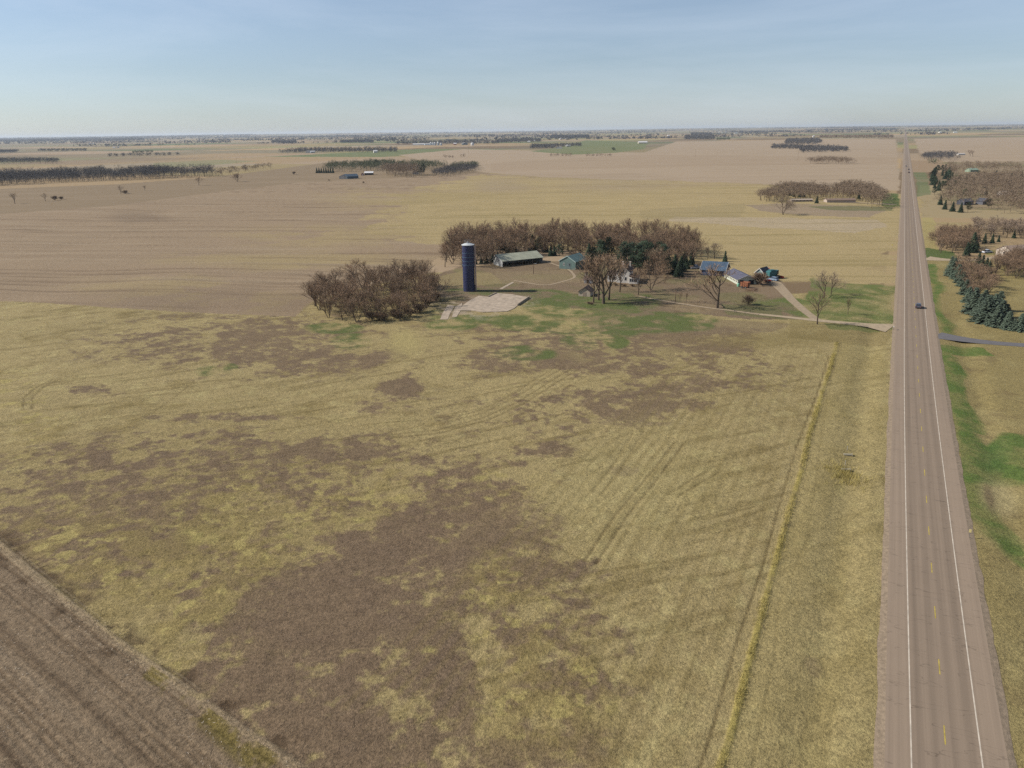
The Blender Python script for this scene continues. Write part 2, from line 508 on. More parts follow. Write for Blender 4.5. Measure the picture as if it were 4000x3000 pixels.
    twin([(1547,1012),(1505,1035),(1455,1068)], k=.6)
    twin([(1240,800),(1130,868),(1050,903),(950,930),(850,940)], k=.8)
    twin([(1215,790),(1120,850),(1040,888),(950,910)], k=.6)
    twin([(1260,815),(1150,880),(1070,920),(980,945),(880,958)], k=.4)
    twin([(880,770),(770,815),(700,860),(600,890)], k=.35)
    twin([(125,822),(85,842),(62,862),(60,888)], k=.9)
    twin([(1000,880),(900,925),(700,960),(480,1000),(200,1090),(0,1170)], k=.25)
    for pts, k in (([(420,826),(375,860),(330,893),(288,910)],.8),([(240,975),(150,1000),(0,1040)],.3),([(500,905),(340,940),(160,1000),(0,1060)],.4),
                   ([(1790,770),(1765,850),(1722,960),(1679,1106),(1648,1221),(1592,1386),(1543,1561),(1511,1659),(1470,1800)],.85),
                   ([(1800,800),(1780,900),(1746,1159),(1683,1306),(1676,1397),(1662,1473),(1640,1570),(1623,1659),(1600,1800)],.6),
                   ([(1270,1215),(1200,1180),(1130,1165)],.6),([(1010,1000),(1090,990)],.4)):
        m = line(pts, 0.3); setc((94,78,52), m * k * .75 * (.3 + n2)); tr = np.maximum(tr, m * .4)
    for i in range(18):    # parallel mown swaths beside the fence row
        off = 4.0 + i * 2.1
        P = np.array([G(a * S, b * S) for a, b in [(1808,740),(1775,850),(1730,1020),(1660,1270),(1550,1670)]])
        P = P + np.array([-1, .25]) * off
        setc((132,116,76), line(P, 0.6, raw=True) * 0.22)
    fd = np.array(G(1550 * S, 1670 * S)) - np.array(G(1775 * S, 850 * S)); fd = fd / np.linalg.norm(fd)
    fl = X * fd[0] + Y * fd[1]; fc = X * fd[1] - Y * fd[0] + 5 * fbm(X, Y, 60, 36, 3)
    st2 = fbm(fl / 16, fc, 1.1, 37, 3, .6); rz = blob(1520, 1250, 330, 560, 14, -12, .7) * mead
    setc((124,107,70), rz * sstep(.5, .75, st2) * .28)
    # strip between fence row and road
    rs = inside([(1808,740),(1775,850),(1730,1020),(1660,1270),(1560,1640),(1500,1900),(1890,1900),(1895,1659),(1905,1200),(1915,900),(1920,745)], 1)
    tt = road_t(X, Y)
    setc((166,150,108), rs * 0.5)
    setc((146,130,88), rs * sstep(0.5, 0.7, fbm(tt * 6, a1, 22, 61, 3)) * 0.35)
    # unmown fringe of the near meadow at the farm drive
    setc((140,124,86), blob(1660,735,150,14,3) * 0.6 + inside([(1700,690),(1925,705),(1922,745),(1830,742),(1700,730)], 3) * 0.55)
    # ---- farmyard ground
    F([(930,600),(1000,575),(1290,560),(1540,585),(1680,600),(1735,690),(1600,690),(1500,676),(1440,690),(1150,655),(1140,640),(960,690),(930,650)], (134,115,98), 4)
    yard_ = inside([(930,600),(1000,575),(1290,560),(1540,585),(1680,600),(1735,690),(1600,690),(1500,676),(1440,690),(1150,655),(1140,640),(960,690),(930,650)], 4)
    setc((158,139,112), yard_ * sstep(.48, .72, n5 * .5 + n14 * .5) * .75); setc((104,86,68), yard_ * sstep(.52, .75, n2 * .5 + n5 * .5) * .7); setc((120,118,80), yard_ * sstep(.55, .7, fbm(X, Y, 16, 55, 4)) * .5)
    F([(1070,588),(1220,583),(1260,610),(1060,612)], (150,132,108), 3, .6)
    F([(940,600),(1000,585),(1060,590),(1080,612),(960,625)], (156,140,106), 3, .7)
    F([(1250,690),(1330,660),(1500,690),(1700,700),(1650,720),(1300,720)], (136,118,98), 5, .6)
    gsel = np.zeros(len(X), np.float32)
    for b in ((1330,655,100,26,4,0),(1370,690,130,26,5,5),(1210,660,80,26,4,5),(1180,635,60,10,3,5),(1150,700,90,20,5,5),(1290,715,90,18,5,0),(1120,765,60,16,4,0),(980,703,60,12,4,0),
              (720,708,60,11,3,0),(757,737,40,17,3,0),(455,802,26,9,3,0),(503,797,16,9,3,0),(1480,690,60,14,4,0),(1030,690,50,10,3,0),(1240,740,40,14,4,0),(1330,740,30,14,4,0),(1500,705,30,10,3,0),(1060,630,110,7,3,0),(940,680,28,10,3,0)):
        gsel = np.maximum(gsel, blob(b[0], b[1], b[2], b[3], b[4], b[5], 0.4))
    gsel = sstep(.15, .7, gsel) * sstep(0.36, 0.60, n5 * .4 + n14 * .3 + n2 * .3)
    setc((98,110,64), gsel * 0.9)
    lawn = inside([(1755,598),(1800,610),(1938,620),(1936,715),(1830,705),(1725,690),(1690,670),(1610,650),(1700,640),(1740,650)], 2)
    lawn = soft([(1755,598),(1800,610),(1938,620),(1936,715),(1830,705),(1725,690),(1690,670),(1610,650),(1700,640),(1740,650)], (1,4,8,12))
    setc((106,116,68), lawn * (0.25 + 0.7 * sstep(0.35, 0.6, n14 * .6 + n5 * .4)))
    setc((104,112,68), inside([(1780,700),(1890,706),(1900,716),(1790,712)], 2) * .7 + inside([(1560,655),(1690,668),(1690,690),(1570,680)], 2) * .5)
    F([(1906,418),(1942,418),(1942,446),(1905,446)], (92,108,62), 2)
    F([(1740,447),(1930,446),(1930,456),(1790,454)], (104,108,74), 4, .7)
    # ---- right of the road
    F([(1990,560),(2006,560),(2600,560),(3200,3500),(2160,3500),(2160,1659),(2090,1200),(2030,800),(2016,700)], (152,136,96), 2)
    right = inside([(1990,480),(2600,480),(3200,3500),(2160,3500),(2160,1659),(2090,1200),(2030,800),(2016,700),(1994,560)], 2)
    setc((168,153,112), right * sstep(0.5, 0.75, n14) * 0.55)
    setc((122,104,78), right * sstep(0.55, 0.8, n5) * 0.5)
    F([(1985,400),(2600,400),(2600,480),(2015,470),(1992,470)], (164,146,118), 3)
    F([(2040,350),(2600,345),(2600,458),(2040,452)], (146,128,106), 8, .8)
    setc((112,110,74), inside([(2030,350),(2600,345),(2600,458),(2030,452)], 8) * sstep(.5, .65, n60 * .5 + n14 * .5) * .7)
    F([(1992,470),(2018,470),(2030,560),(1998,560)], (170,154,110), 2)
    F([(1974,372),(2000,372),(2012,420),(1984,425)], (108,118,84), 3, .8)
    F([(1998,535),(2060,545),(2070,562),(2000,562)], (96,108,64), 2)
    F([(2130,540),(2300,545),(2300,556),(2130,550)], (140,132,84), 2)
    gr = np.zeros(len(X), np.float32)
    for poly in ([(2003,570),(2024,570),(2032,640),(2046,720),(2080,735),(2030,722),(2014,640)],
                 [(2024,745),(2120,752),(2150,770),(2060,765),(2078,850),(2090,930),(2125,960),(2160,930),(2212,940),(2300,950),(2300,1040),(2212,1050),(2140,1050),(2170,1120),(2212,1160),(2280,1260),(2190,1190),(2110,1090),(2085,1010),(2058,930),(2038,850)],
                 [(2060,770),(2072,770),(2110,930),(2090,930)]):
        gr = np.maximum(gr, soft(poly, (.4, 2, 4, 6, 8)))
    setc((98,116,62), np.clip(gr * 1.5, 0, 1) * (0.55 + 0.45 * sstep(0.35, 0.62, n5 * .5 + n2 * .5)))
    setc((82,108,60), blob(2150,985,30,40,2) * 0.5 * gr)
    setc((178,163,126), blob(2170,1075,45,30,2,35) * 0.8); setc((118,100,82), blob(2148,1075,10,28,2,-20) * 0.7)
    setc((105,88,72), blob(2195,1480,16,90,3) * 0.25)
    # ---- tilled field at the lower left with the beaten trail along its edge
    EDGE = [(-900,560),(-300,960),(0,1178),(60,1232),(130,1290),(250,1385),(400,1490),(520,1575),(660,1665),(800,1770),(1000,1920),(1300,2200)]
    til = inside(EDGE + [(900,4000),(-4000,4000),(-4000,600)], 0.35)
    setc((140,121,104), til)
    E0 = np.array(G(0, 1178 * S)); E1 = np.array(G(660 * S, 1665 * S)); ed = (E1 - E0) / np.linalg.norm(E1 - E0); en = np.array([ed[1], -ed[0]])
    el = (X - E0[0]) * ed[0] + (Y - E0[1]) * ed[1]; ec = (X - E0[0]) * en[0] + (Y - E0[1]) * en[1]
    row = 0.78 * fbm(el / 40, ec, 1.0, 71, 3, .6) + .22 * (.5 + .5 * np.sin(ec * 6.283 / 0.95)) * (.6 + .8 * n14)
    setc((108,90,74), til * sstep(0.48, 0.75, row) * 0.6)
    setc((146,128,112), til * sstep(0.56, 0.8, fbm(el / 30, ec, 2.4, 72, 2)) * 0.6)
    for d0, ww, k in ((9,1.0,.5),(17.5,1.1,.7),(19.8,.5,.5),(23,1.4,.8),(25.6,.5,.6)):
        setc((88,71,58), til * (1 - sstep(0, ww, np.abs(np.abs(ec) - d0 - 0.6 * (n14 - .5)))) * k)
    setc((160,142,124), til * sstep(0.74, 0.86, fbm(el / 2.2, ec * 1.6, 0.42, 73, 2, .7)) * sstep(0.4, 0.55, n14) * 0.8)
    P = np.array([G(a * S, b * S) for a, b in EDGE])
    trail = line(P, 0.95, raw=True) * (.5 + n2)
    setc((160,141,120), np.clip(trail * (0.5 + 0.5 * n1), 0, 1))
    dg = line(P, 4.0, raw=True) - trail
    setc((92,75,60), np.clip(dg, 0, 1) * sstep(0.46, 0.62, n2) * 0.75)
    setc((126,112,66), line([(330,1452),(400,1508),(480,1560),(560,1640)], 2.6) * sstep(0.42, 0.58, n2) * .8 * til)
    for k in (-1.1, -.35, .4, 1.1):
        setc((172,156,138), line(P + en * k, 0.2, raw=True) * 0.25 * sstep(.4, .6, n5))
    # fence row of tall yellow grass
    FR = [(1808,740),(1795,790),(1775,850),(1745,950),(1730,1020),(1705,1100),(1660,1270),(1620,1420),(1575,1600),(1550,1670),(1500,1850)]
    fr = line(FR, 0.62)
    setc((168,152,92), fr * (0.4 + 0.5 * sstep(.35, .6, n5)))
    # furrow stripes on the stubble field: contour lines
    fr2 = fbm(X / 34 + .2 * Y / 34, Y + 0.14 * X + 34 * fbm(X, Y, 160, 81, 3), 5.5, 82, 3, .6)
    setc((122,102,86), fieldC * (1 - yf) * sstep(0.5, 0.8, fr2 * .6 + .4 * fbm(X / 20, Y + 0.14 * X + 34 * fbm(X, Y, 160, 81, 3), 2.2, 88, 2)) * 0.8)
    setc((176,158,140), fieldC * (1 - yf) * sstep(0.58, 0.8, fbm(X / 14, Y + .14 * X + 34 * fbm(X, Y, 160, 81, 3), 9, 83, 3)) * 0.35)
    setc((122,104,90), fieldC * (blob(520,650,300,26,8) * 0.4 + blob(300,470,60,10,8) * .5))
    fr3 = fbm(X / 20, Y + .05 * X + 20 * fbm(X, Y, 120, 85, 3), 4.5, 84, 3, .6)
    setc((146,130,90), yf * sstep(0.5, 0.8, fr3) * 0.6)
    setc((156,136,118), sstep(700, 1000, R) * (1 - sstep(2500, 4000, R)) * sstep(0.5, 0.75, fbm(X / 8, Y, 14, 86, 3)) * 0.45)
    # concrete slab surrounds: broken pale rubble
    C[:] = C * np.array([1.03, 1.02, 0.87], np.float32)
    rub = blob(1010,665,80,24,3) * sstep(.52, .62, n2) + blob(1140,650,22,10,3) * sstep(.5, .6, n2)
    setc((188,170,146), rub * .6)

    # ---- relief
    Z = TZ(X, Y)
    rough = np.zeros(len(X), np.float32)
    rough += mead * (0.17 - 0.05 * wsel) + right * 0.1 + til * 0.07
    farmz = sstep(-75, -55, X) * sstep(205, 225, Y)
    rough = rough * (1 - farmz)
    lod = 1 - sstep(150, 330, R)
    Z = Z + rough * lod * ((fbm(X, Y, 0.9, 91, 3, .7) - .5) * 1.0 + (n5 - .5) * 0.9 + (n2 - .5) * .8)
    Z = Z + lod * mead * ((st - .5) * .22 * (1 - rz) + (st2 - .5) * .08 * rz)
    Z = Z + fr * 0.10 * (0.4 + n2) * lod - np.clip(line(FR, 3.0) - fr, 0, 1) * 0.04 * lod
    Z = Z - tr * 0.06 * lod + osel * 0.10 * lod
    Z = Z - til * 0.10 * sstep(.45, .7, row) + trail * 0.12 * n2 - np.clip(dg, 0, 1) * 0.22 * n2
    Z = Z + fieldC * (fr2 - .5) * -0.25
    edge = np.abs(tt)
    Z = np.where(edge < 7.2, np.minimum(Z, -0.02), Z)
    # leave the drives and yard flat enough for the sheets on them
    idx = np.arange(nr * na).reshape(nr, na)
    a = idx[:-1, :]; b = idx[1:, :]
    a2 = np.roll(a, -1, axis=1); b2 = np.roll(b, -1, axis=1)
    faces = np.stack([a.ravel(), a2.ravel(), b2.ravel(), b.ravel()], 1)[:, ::-1]
    V = np.stack([X, Y, Z], 1)
    me = mesh_from('ground', V, faces, smooth=True)
    # centre cap
    col = np.ones((len(X), 4), np.float32); col[:, :3] = C * KALB
    at = me.color_attributes.new('albedo', 'FLOAT_COLOR', 'POINT'); at.data.foreach_set('color', col.ravel())
    tf = me.attributes.new('tuft', 'FLOAT', 'POINT')
    tv = np.clip(mead * 1.0 + right * .8 + til * .6 + fieldC * .5 + yf * .6 + .25, 0, 1).astype(np.float32)
    tf.data.foreach_set('value', tv)
    m = bpy.data.materials.new('meadow_and_field_soil'); m.use_nodes = True
    n = m.node_tree; bs = n.nodes['Principled BSDF']
    bs.inputs['Roughness'].default_value = 0.95; bs.inputs['Specular IOR Level'].default_value = 0.1
    ac_ = n.nodes.new('ShaderNodeAttribute'); ac_.attribute_name = 'albedo'
    at_ = n.nodes.new('ShaderNodeAttribute'); at_.attribute_name = 'tuft'
    ge = n.nodes.new('ShaderNodeNewGeometry')
    def noise(scale, det=4, rough_=.6, vec=None, dist=0):
        t = n.nodes.new('ShaderNodeTexNoise'); t.inputs['Scale'].default_value = scale
        t.inputs['Detail'].default_value = det; t.inputs['Roughness'].default_value = rough_; t.inputs['Distortion'].default_value = dist
        n.links.new(vec or ge.outputs['Position'], t.inputs['Vector']); return t.outputs['Fac']
    def rng(v, a_, b_, c_, d_):
        r_ = n.nodes.new('ShaderNodeMapRange')
        for k_, x_ in zip(('From Min','From Max','To Min','To Max'), (a_, b_, c_, d_)): r_.inputs[k_].default_value = x_
        n.links.new(v, r_.inputs['Value']); return r_.outputs[0]
    def mul(a_, b_, op='MULTIPLY'):
        q = n.nodes.new('ShaderNodeMath'); q.operation = op
        for i_, x_ in enumerate((a_, b_)):
            if isinstance(x_, (int, float)): q.inputs[i_].default_value = x_
            else: n.links.new(x_, q.inputs[i_])
        return q.outputs[0]
    f1 = noise(2.6, 5, .75); f2 = noise(0.7, 4, .6); f3 = noise(7.0, 2, .6)
    amp = rng(f1, .32, .68, -1, 1)
    d = mul(mul(amp, 0.42), mul(rng(f2, .3, .7, -1, 1), 0.14), 'ADD')
    d = mul(d, mul(rng(f3, .3, .7, -1, 1), 0.18), 'ADD')
    d = mul(mul(d, at_.outputs['Fac']), 1.0, 'ADD')
    vm = n.nodes.new('ShaderNodeVectorMath'); vm.operation = 'SCALE'
    n.links.new(ac_.outputs['Color'], vm.inputs[0]); n.links.new(d, vm.inputs['Scale'])
    n.links.new(vm.outputs[0], bs.inputs['Base Color'])
    bp = n.nodes.new('ShaderNodeBump'); bp.inputs['Distance'].default_value = 0.34
    n.links.new(mul(f1, mul(f3, .35), 'ADD'), bp.inputs['Height'])
    n.links.new(mul(at_.outputs['Fac'], 0.8), bp.inputs['Strength'])
    n.links.new(bp.outputs[0], bs.inputs['Normal'])
    me.materials.append(m)
    o = link_mesh('ground', me); struct(o)
    return o
build_ground()

# ------------------------------------------------------------------ road
def ribbon(name, pts, w, m, z=0.06, kind='structure', wseq=None, thick=0.0):
    P = np.array(pts, float)
    # resample
    seg = np.linalg.norm(np.diff(P, axis=0), axis=1); L = np.concatenate(([0], np.cumsum(seg)))
    n = max(2, int(L[-1] / 3.0) + 1); s = np.linspace(0, L[-1], n)
    Q = np.stack([np.interp(s, L, P[:, 0]), np.interp(s, L, P[:, 1])], 1)
    for _ in range(3):
        Q[1:-1] = (Q[:-2] + 2 * Q[1:-1] + Q[2:]) / 4
    d = np.gradient(Q, axis=0); d /= np.linalg.norm(d, axis=1)[:, None] + 1e-9
    nn = np.stack([-d[:, 1], d[:, 0]], 1)
    ww = np.full(n, w) if wseq is None else np.interp(s / L[-1], np.linspace(0, 1, len(wseq)), wseq)
    jit = 1 + 0.12 * (fbm(Q[:, 0], Q[:, 1], 4, 5, 2) - .5)
    A = Q + nn * (ww * jit / 2)[:, None]; B = Q - nn * (ww * jit / 2)[:, None]
    ks = np.linspace(0, 1, 5)
    V = []; 
    for i in range(n):
        for k in ks:
            p = B[i] * (1 - k) + A[i] * k
            V.append((p[0], p[1], max(0.0, float(TZ(p[0], p[1]))) + z))
    F_ = [(i*5+k, i*5+k+1, (i+1)*5+k+1, (i+1)*5+k) for i in range(n-1) for k in range(4)]
    me = mesh_from(name, V, F_, [m]); 
    bm = bmesh.new(); bm.from_mesh(me)
    for f in bm.faces:
        if f.normal.z < 0: f.normal_flip()
    bm.to_mesh(me); bm.free()
    o = link_mesh(name, me); o['kind'] = kind
    return o

def road_mat():
    m = bpy.data.materials.new('worn_asphalt'); m.use_nodes = True
    n = m.node_tree; b = n.nodes['Principled BSDF']; b.inputs['Roughness'].default_value = 0.9; b.inputs['Specular IOR Level'].default_value = .2
    uv = n.nodes.new('ShaderNodeAttribute'); uv.attribute_name = 'lane'     # x = across (m), y = along (m)
    sx = n.nodes.new('ShaderNodeSeparateXYZ'); n.links.new(uv.outputs['Vector'], sx.inputs[0])
    def M(op, a, b_=0.0):
        q = n.nodes.new('ShaderNodeMath'); q.operation = op
        for i, x in enumerate((a, b_)):
            if isinstance(x, (int, float)): q.inputs[i].default_value = x
            else: n.links.new(x, q.inputs[i])
        return q.outputs[0]
    def cmb(x, y):
        c = n.nodes.new('ShaderNodeCombineXYZ'); n.links.new(x, c.inputs[0]); n.links.new(y, c.inputs[1]); return c.outputs[0]
    def noise(v, s, d=4, r=.6):
        t = n.nodes.new('ShaderNodeTexNoise'); t.inputs['Scale'].default_value = s; t.inputs['Detail'].default_value = d; t.inputs['Roughness'].default_value = r
        n.links.new(v, t.inputs['Vector']); return t.outputs['Fac']
    t = sx.outputs[0]; s = sx.outputs[1]
    at = M('ABSOLUTE', t)
    # polished / darkened wheel bands at 0.8 and 2.4 m from the centre line; paler shoulders
    def band(c, w):
        x = M('DIVIDE', M('SUBTRACT', at, c), w); return M('POWER', 2.718, M('MULTIPLY', M('MULTIPLY', x, x), -1.0))
    dark = M('ADD', M('MULTIPLY', band(0.85, .40), .13), M('MULTIPLY', band(2.45, .44), .16))
    lane = n.nodes.new('ShaderNodeMapRange'); lane.inputs['From Min'].default_value = 3.15; lane.inputs['From Max'].default_value = 3.4
    lane.inputs['To Min'].default_value = -0.03; lane.inputs['To Max'].default_value = 0.05; n.links.new(at, lane.inputs['Value'])
    st = noise(cmb(M('MULTIPLY', t, 2.2), M('MULTIPLY', s, .012)), 1.0, 3)
    blot = noise(cmb(M('MULTIPLY', t, .6), M('MULTIPLY', s, .18)), 1.0, 4)
    fine = noise(cmb(t, s), 5.0, 4, .7)
    v = M('ADD', M('SUBTRACT', 1.0, dark), lane.outputs[0])
    v = M('ADD', v, M('MULTIPLY', M('SUBTRACT', st, .5), .5))
    v = M('ADD', v, M('MULTIPLY', M('SUBTRACT', blot, .5), .14))
    v = M('ADD', v, M('MULTIPLY', M('SUBTRACT', fine, .5), .22))
    # sealed transverse cracks
    cr = noise(cmb(M('MULTIPLY', t, .12), M('MULTIPLY', s, .55)), 1.0, 2)
    crk = M('LESS_THAN', M('ABSOLUTE', M('SUBTRACT', cr, .42)), .006)
    v = M('SUBTRACT', v, M('MULTIPLY', crk, .22))
    sc = n.nodes.new('ShaderNodeVectorMath'); sc.operation = 'SCALE'; sc.inputs[0].default_value = alb(153, 134, 114)
    n.links.new(v, sc.inputs['Scale']); n.links.new(sc.outputs[0], b.inputs['Base Color'])
    bp = n.nodes.new('ShaderNodeBump'); bp.inputs['Distance'].default_value = .01
    n.links.new(fine, bp.inputs['Height']); n.links.new(bp.outputs[0], b.inputs['Normal'])
    return m

def strip(name, t0, t1, z0, z1, m, y0=-60.0, y1=26000.0, lane=False, nt_=1, dots=None):
    ys = [y0]
    while ys[-1] < y1:
        y = ys[-1]; ys.append(y + (1.5 if y < 260 else max(6, y * 0.02)))
    ys[-1] = y1
    V = []; F_ = []; at = []
    ts = np.linspace(t0, t1, nt_ + 1)
    for y in ys:
        for i, t in enumerate(ts):
            z = z0 + (z1 - z0) * i / nt_
            if abs(t) > 6.3: t = t * (1 + .10 * (float(fbm(np.array([y]), np.array([t * 9]), 5, 6, 4, .7)[0]) - .45))
            x = float(road_x(y)) + t * RN[0]; yy = y + t * RN[1]
            V.append((x, yy, z + (max(0, float(TZ(x, yy))) if y > 9000 else 0))); at.append((t, y * 1.111, 0))
    k = nt_ + 1
    for i in range(len(ys) - 1):
        for j in range(nt_):
            F_.append((i*k+j, i*k+j+1, (i+1)*k+j+1, (i+1)*k+j))
    me = mesh_from(name, V, F_, [m])
    if lane:
        a = me.attributes.new('lane', 'FLOAT_VECTOR', 'POINT'); a.data.foreach_set('vector', np.array(at, np.float32).ravel())
    o = link_mesh(name, me); struct(o); return o
RZ = 0.14
rm = road_mat()
strip('road', -5.75, 5.65, RZ, RZ, rm, lane=True, nt_=12)
gm = mat('shoulder_gravel', alb(152, 133, 110), .95, .3, 1.6, bump=.05, bscale=6)
strip('road_shoulder', -6.6, -5.75, 0.0, RZ, gm, nt_=2)
strip('road_shoulder', 5.65, 6.45, RZ, 0.0, gm, nt_=2)
wp = mat('white_road_paint', alb(212, 198, 178), .8, .25, .7)
yp = mat('yellow_road_paint', alb(186, 164, 78), .8, .3, 1.2)
strip('road_edge_line', -3.33, -3.19, RZ + .006, RZ + .006, wp, y1=2600)
strip('road_edge_line', 3.19, 3.33, RZ + .006, RZ + .006, wp, y1=2600)
# yellow dashes, 12.2 m apart
d = MB()
y_first = G(1682 * 1.0 + 2000, 2910)[1] - 0.1
yd = y_first - 12.2 * .9 * 5
step = 12.2 * 0.9
while yd < 1500:
    q = [(-.07, 0), (.07, 0), (.07, 3.05 * .9), (-.07, 3.05 * .9)]
    vs = []
    for t, s_ in q:
        y = yd + s_; vs.append((float(road_x(y)) + t * RN[0], y + t * RN[1], RZ + .006))
    d.add(vs, [(0, 1, 2, 3)]); yd += step
struct(d.obj('road_centre_line', yp))

# driveways and paths
P2 = lambda *pts: [G(a * S, b * S) for a, b in pts]
grav = mat('farm_gravel', alb(178, 158, 128), .95, .22, .8, bump=.03, bscale=4)
dirt = mat('driveway_dirt', alb(166, 146, 118), .95, .25, .8, bump=.03, bscale=4)
tar = mat('fresh_asphalt', alb(112, 108, 108), .9, .12, .6)
conc = mat('old_concrete', alb(182, 164, 142), .9, .32, .5, bump=.02, bscale=3)
ribbon('gravel_driveway', P2((1924,709),(1890,704),(1840,699),(1760,692),(1700,685),(1640,679)), 3.4, grav, wseq=[13, 6, 4, 3.6, 3.4, 3.0, 2.6, 2.4])
ribbon('gravel_path', P2((1640,679),(1580,671),(1520,664),(1470,656),(1420,648),(1380,640)), 2.2, dirt, wseq=[2.4, 1.6, 1.8, 1.5, 1.2])
ribbon('gravel_lane', P2((1762,690),(1738,672),(1710,648),(1690,626),(1672,608),(1640,598)), 3.4, dirt, z=.05, wseq=[3, 3.4, 4.4, 5.5])
ribbon('asphalt_driveway', P2((2022,724),(2050,729),(2090,735),(2140,741),(2212,746),(2300,750),(2420,752)), 4.6, tar, z=.05, wseq=[9, 6, 4.6, 4.4, 4.4, 4.4, 4.4])
ribbon('gravel_driveway', P2((2001,558),(2020,560),(2060,562),(2090,563),(2120,560),(2160,556)), 5.0, grav, z=.05, wseq=[14, 6, 5, 5, 7])
ribbon('gravel_driveway', P2((1934,442),(1900,440),(1860,438),(1800,437),(1700,434)), 4.5, dirt, z=.05, wseq=[9, 6, 5, 5])
ribbon('gravel_path', P2((1165,560),(1230,582),(1245,600),(1180,618),(1110,606)), 2.0, dirt, z=.045, wseq=[1.5, 1.2, 1.4])
# ------------------------------------------------------------------ buildings
WHITE = mat('white_siding', alb(232, 224, 212), .7, .1, 1.2)
CREAM = mat('cream_siding', alb(205, 186, 164), .8, .12, 1.2)
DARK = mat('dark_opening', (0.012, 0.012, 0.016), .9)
GLASS = mat('window_glass', (0.03, 0.035, 0.045), .15, spec=.6)
BROWNROOF = mat('brown_shingles', alb(112, 92, 80), .9, .25, 2.0)
GREYROOF = mat('dark_grey_shingles', alb(84, 84, 90), .9, .2, 2.0)
TRIM = mat('white_trim', alb(235, 228, 216), .6)
WOODM = mat('weathered_wood', alb(128, 104, 84), .9, .25, 2.0)

def building(name, label, cat, px, py, head, L, D, eave, ridge, wall, roof, axis='x', over=0.35, doors=(), windows=(), chimneys=(),
             trim=None, group=None, openfront=False, far=False, flip=False):
    """px,py: mark of the front-left corner; head: world heading of the front side; L along it, D away from the viewer"""
    x, y = G(px, py)
    t = thing(name, label, cat, (x, y, float(TZ(x, y))), head, group)
    w = MB(); b0 = -0.4
    if openfront:
        th = .2
        w.box(0, D - th, b0, L, D, eave)                       # back
        for x0 in (0, L - th):
            if axis == 'x':
                w.prism([(0, b0), (D - th - .003, b0), (D - th - .003, eave), (D * openfront, ridge), (0, eave)], 'x', x0, x0 + th)
            else:
                w.box(x0, 0, b0, x0 + th, D - th - .003, eave)
        w.obj('wall', wall, t)
        fl = MB()
        n = max(2, int(L / 4.5))
        for i in range(n + 1):
            f = MB(); xx = th + .12 + (L - 2 * th - .24) * i / n
            f.box(xx - .11, .02, b0, xx + .11, .24, eave - .02); f.obj('post', WOODM, t)
        rf = openfront
    else:
        if axis == 'x':
            w.prism([(0, b0), (D, b0), (D, eave), (D / 2, ridge), (0, eave)], 'x', 0, L)
        else:
            w.prism([(0, b0), (L, b0), (L, eave), (L / 2, ridge), (0, eave)], 'y', 0, D)
        w.obj('wall', wall, t); rf = .5
    # roof: two slabs meeting at the ridge
    r = MB(); th = 0.14
    if axis == 'x':
        m = D * rf
        for (ya, za, yb, zb) in ((-over, eave - over * (ridge - eave) / max(m, .1), m, ridge), (D + over, eave - over * (ridge - eave) / max(D - m, .1), m, ridge)):
            r.prism([(ya, za + .02), (yb, zb + .02), (yb, zb + .02 + th), (ya, za + .02 + th)], 'x', -over, L + over)
    else:
        m = L * .5
        for (xa, za, xb, zb) in ((-over, eave - over * (ridge - eave) / m, m, ridge), (L + over, eave - over * (ridge - eave) / m, m, ridge)):
            r.prism([(xa, za + .02), (xb, zb + .02), (xb, zb + .02 + th), (xa, za + .02 + th)], 'y', -over, D + over)
    ro = r.obj('roof', roof, t)
    if trim:
        e = over + .004
        if axis == 'x':
            for xx in (-e - .08, L + e):
                for (ya, za) in ((-over, eave - over * (ridge - eave) / (D * rf)), (D + over, eave - over * (ridge - eave) / (D * (1 - rf)))):
                    q = MB(); q.prism([(ya, za - .14), (D * rf, ridge - .14), (D * rf, ridge + .2), (ya, za + .2)], 'x', xx, xx + .08); q.obj('trim', trim, ro)
        else:
            for yy in (-e - .08, D + e):
                for (xa, za) in ((-over, eave - over * (ridge - eave) / (L * .5)), (L + over, eave - over * (ridge - eave) / (L * .5))):
                    q = MB(); q.prism([(xa, za - .14), (L * .5, ridge - .14), (L * .5, ridge + .2), (xa, za + .2)], 'y', yy, yy + .08); q.obj('trim', trim, ro)
    def rect(side, a, z0, ww, hh, p):
        b = MB(); 
        if side == 'front': b.box(a, -p, z0, a + ww, .02, z0 + hh)
        elif side == 'left': b.box(-p, a, z0, .02, a + ww, z0 + hh)
        else: b.box(L - .02, a, z0, L + p, a + ww, z0 + hh)
        return b
    for dd in doors:
        side, a, ww, hh, m = dd[:5]
        o = rect(side, a, 0, ww, hh, .06).obj('door', m, t)
    for (side, a, z0, ww, hh, fm) in windows:
        o = rect(side, a, z0, ww, hh, .05).obj('window', fm, t)
        k = .12
        rect(side, a + k, z0 + k, ww - 2 * k, hh - 2 * k, .07).obj('glass', GLASS, o)
    for (cx, cy, ch) in chimneys:
        c = MB().box(cx - .35, cy - .35, eave, cx + .35, cy + .35, ch); c.box(cx - .42, cy - .42, ch, cx + .42, cy + .42, ch + .12)
        c.obj('chimney', mat('painted_brick', alb(226, 214, 200), .8, .15, 3), ro)
    return t

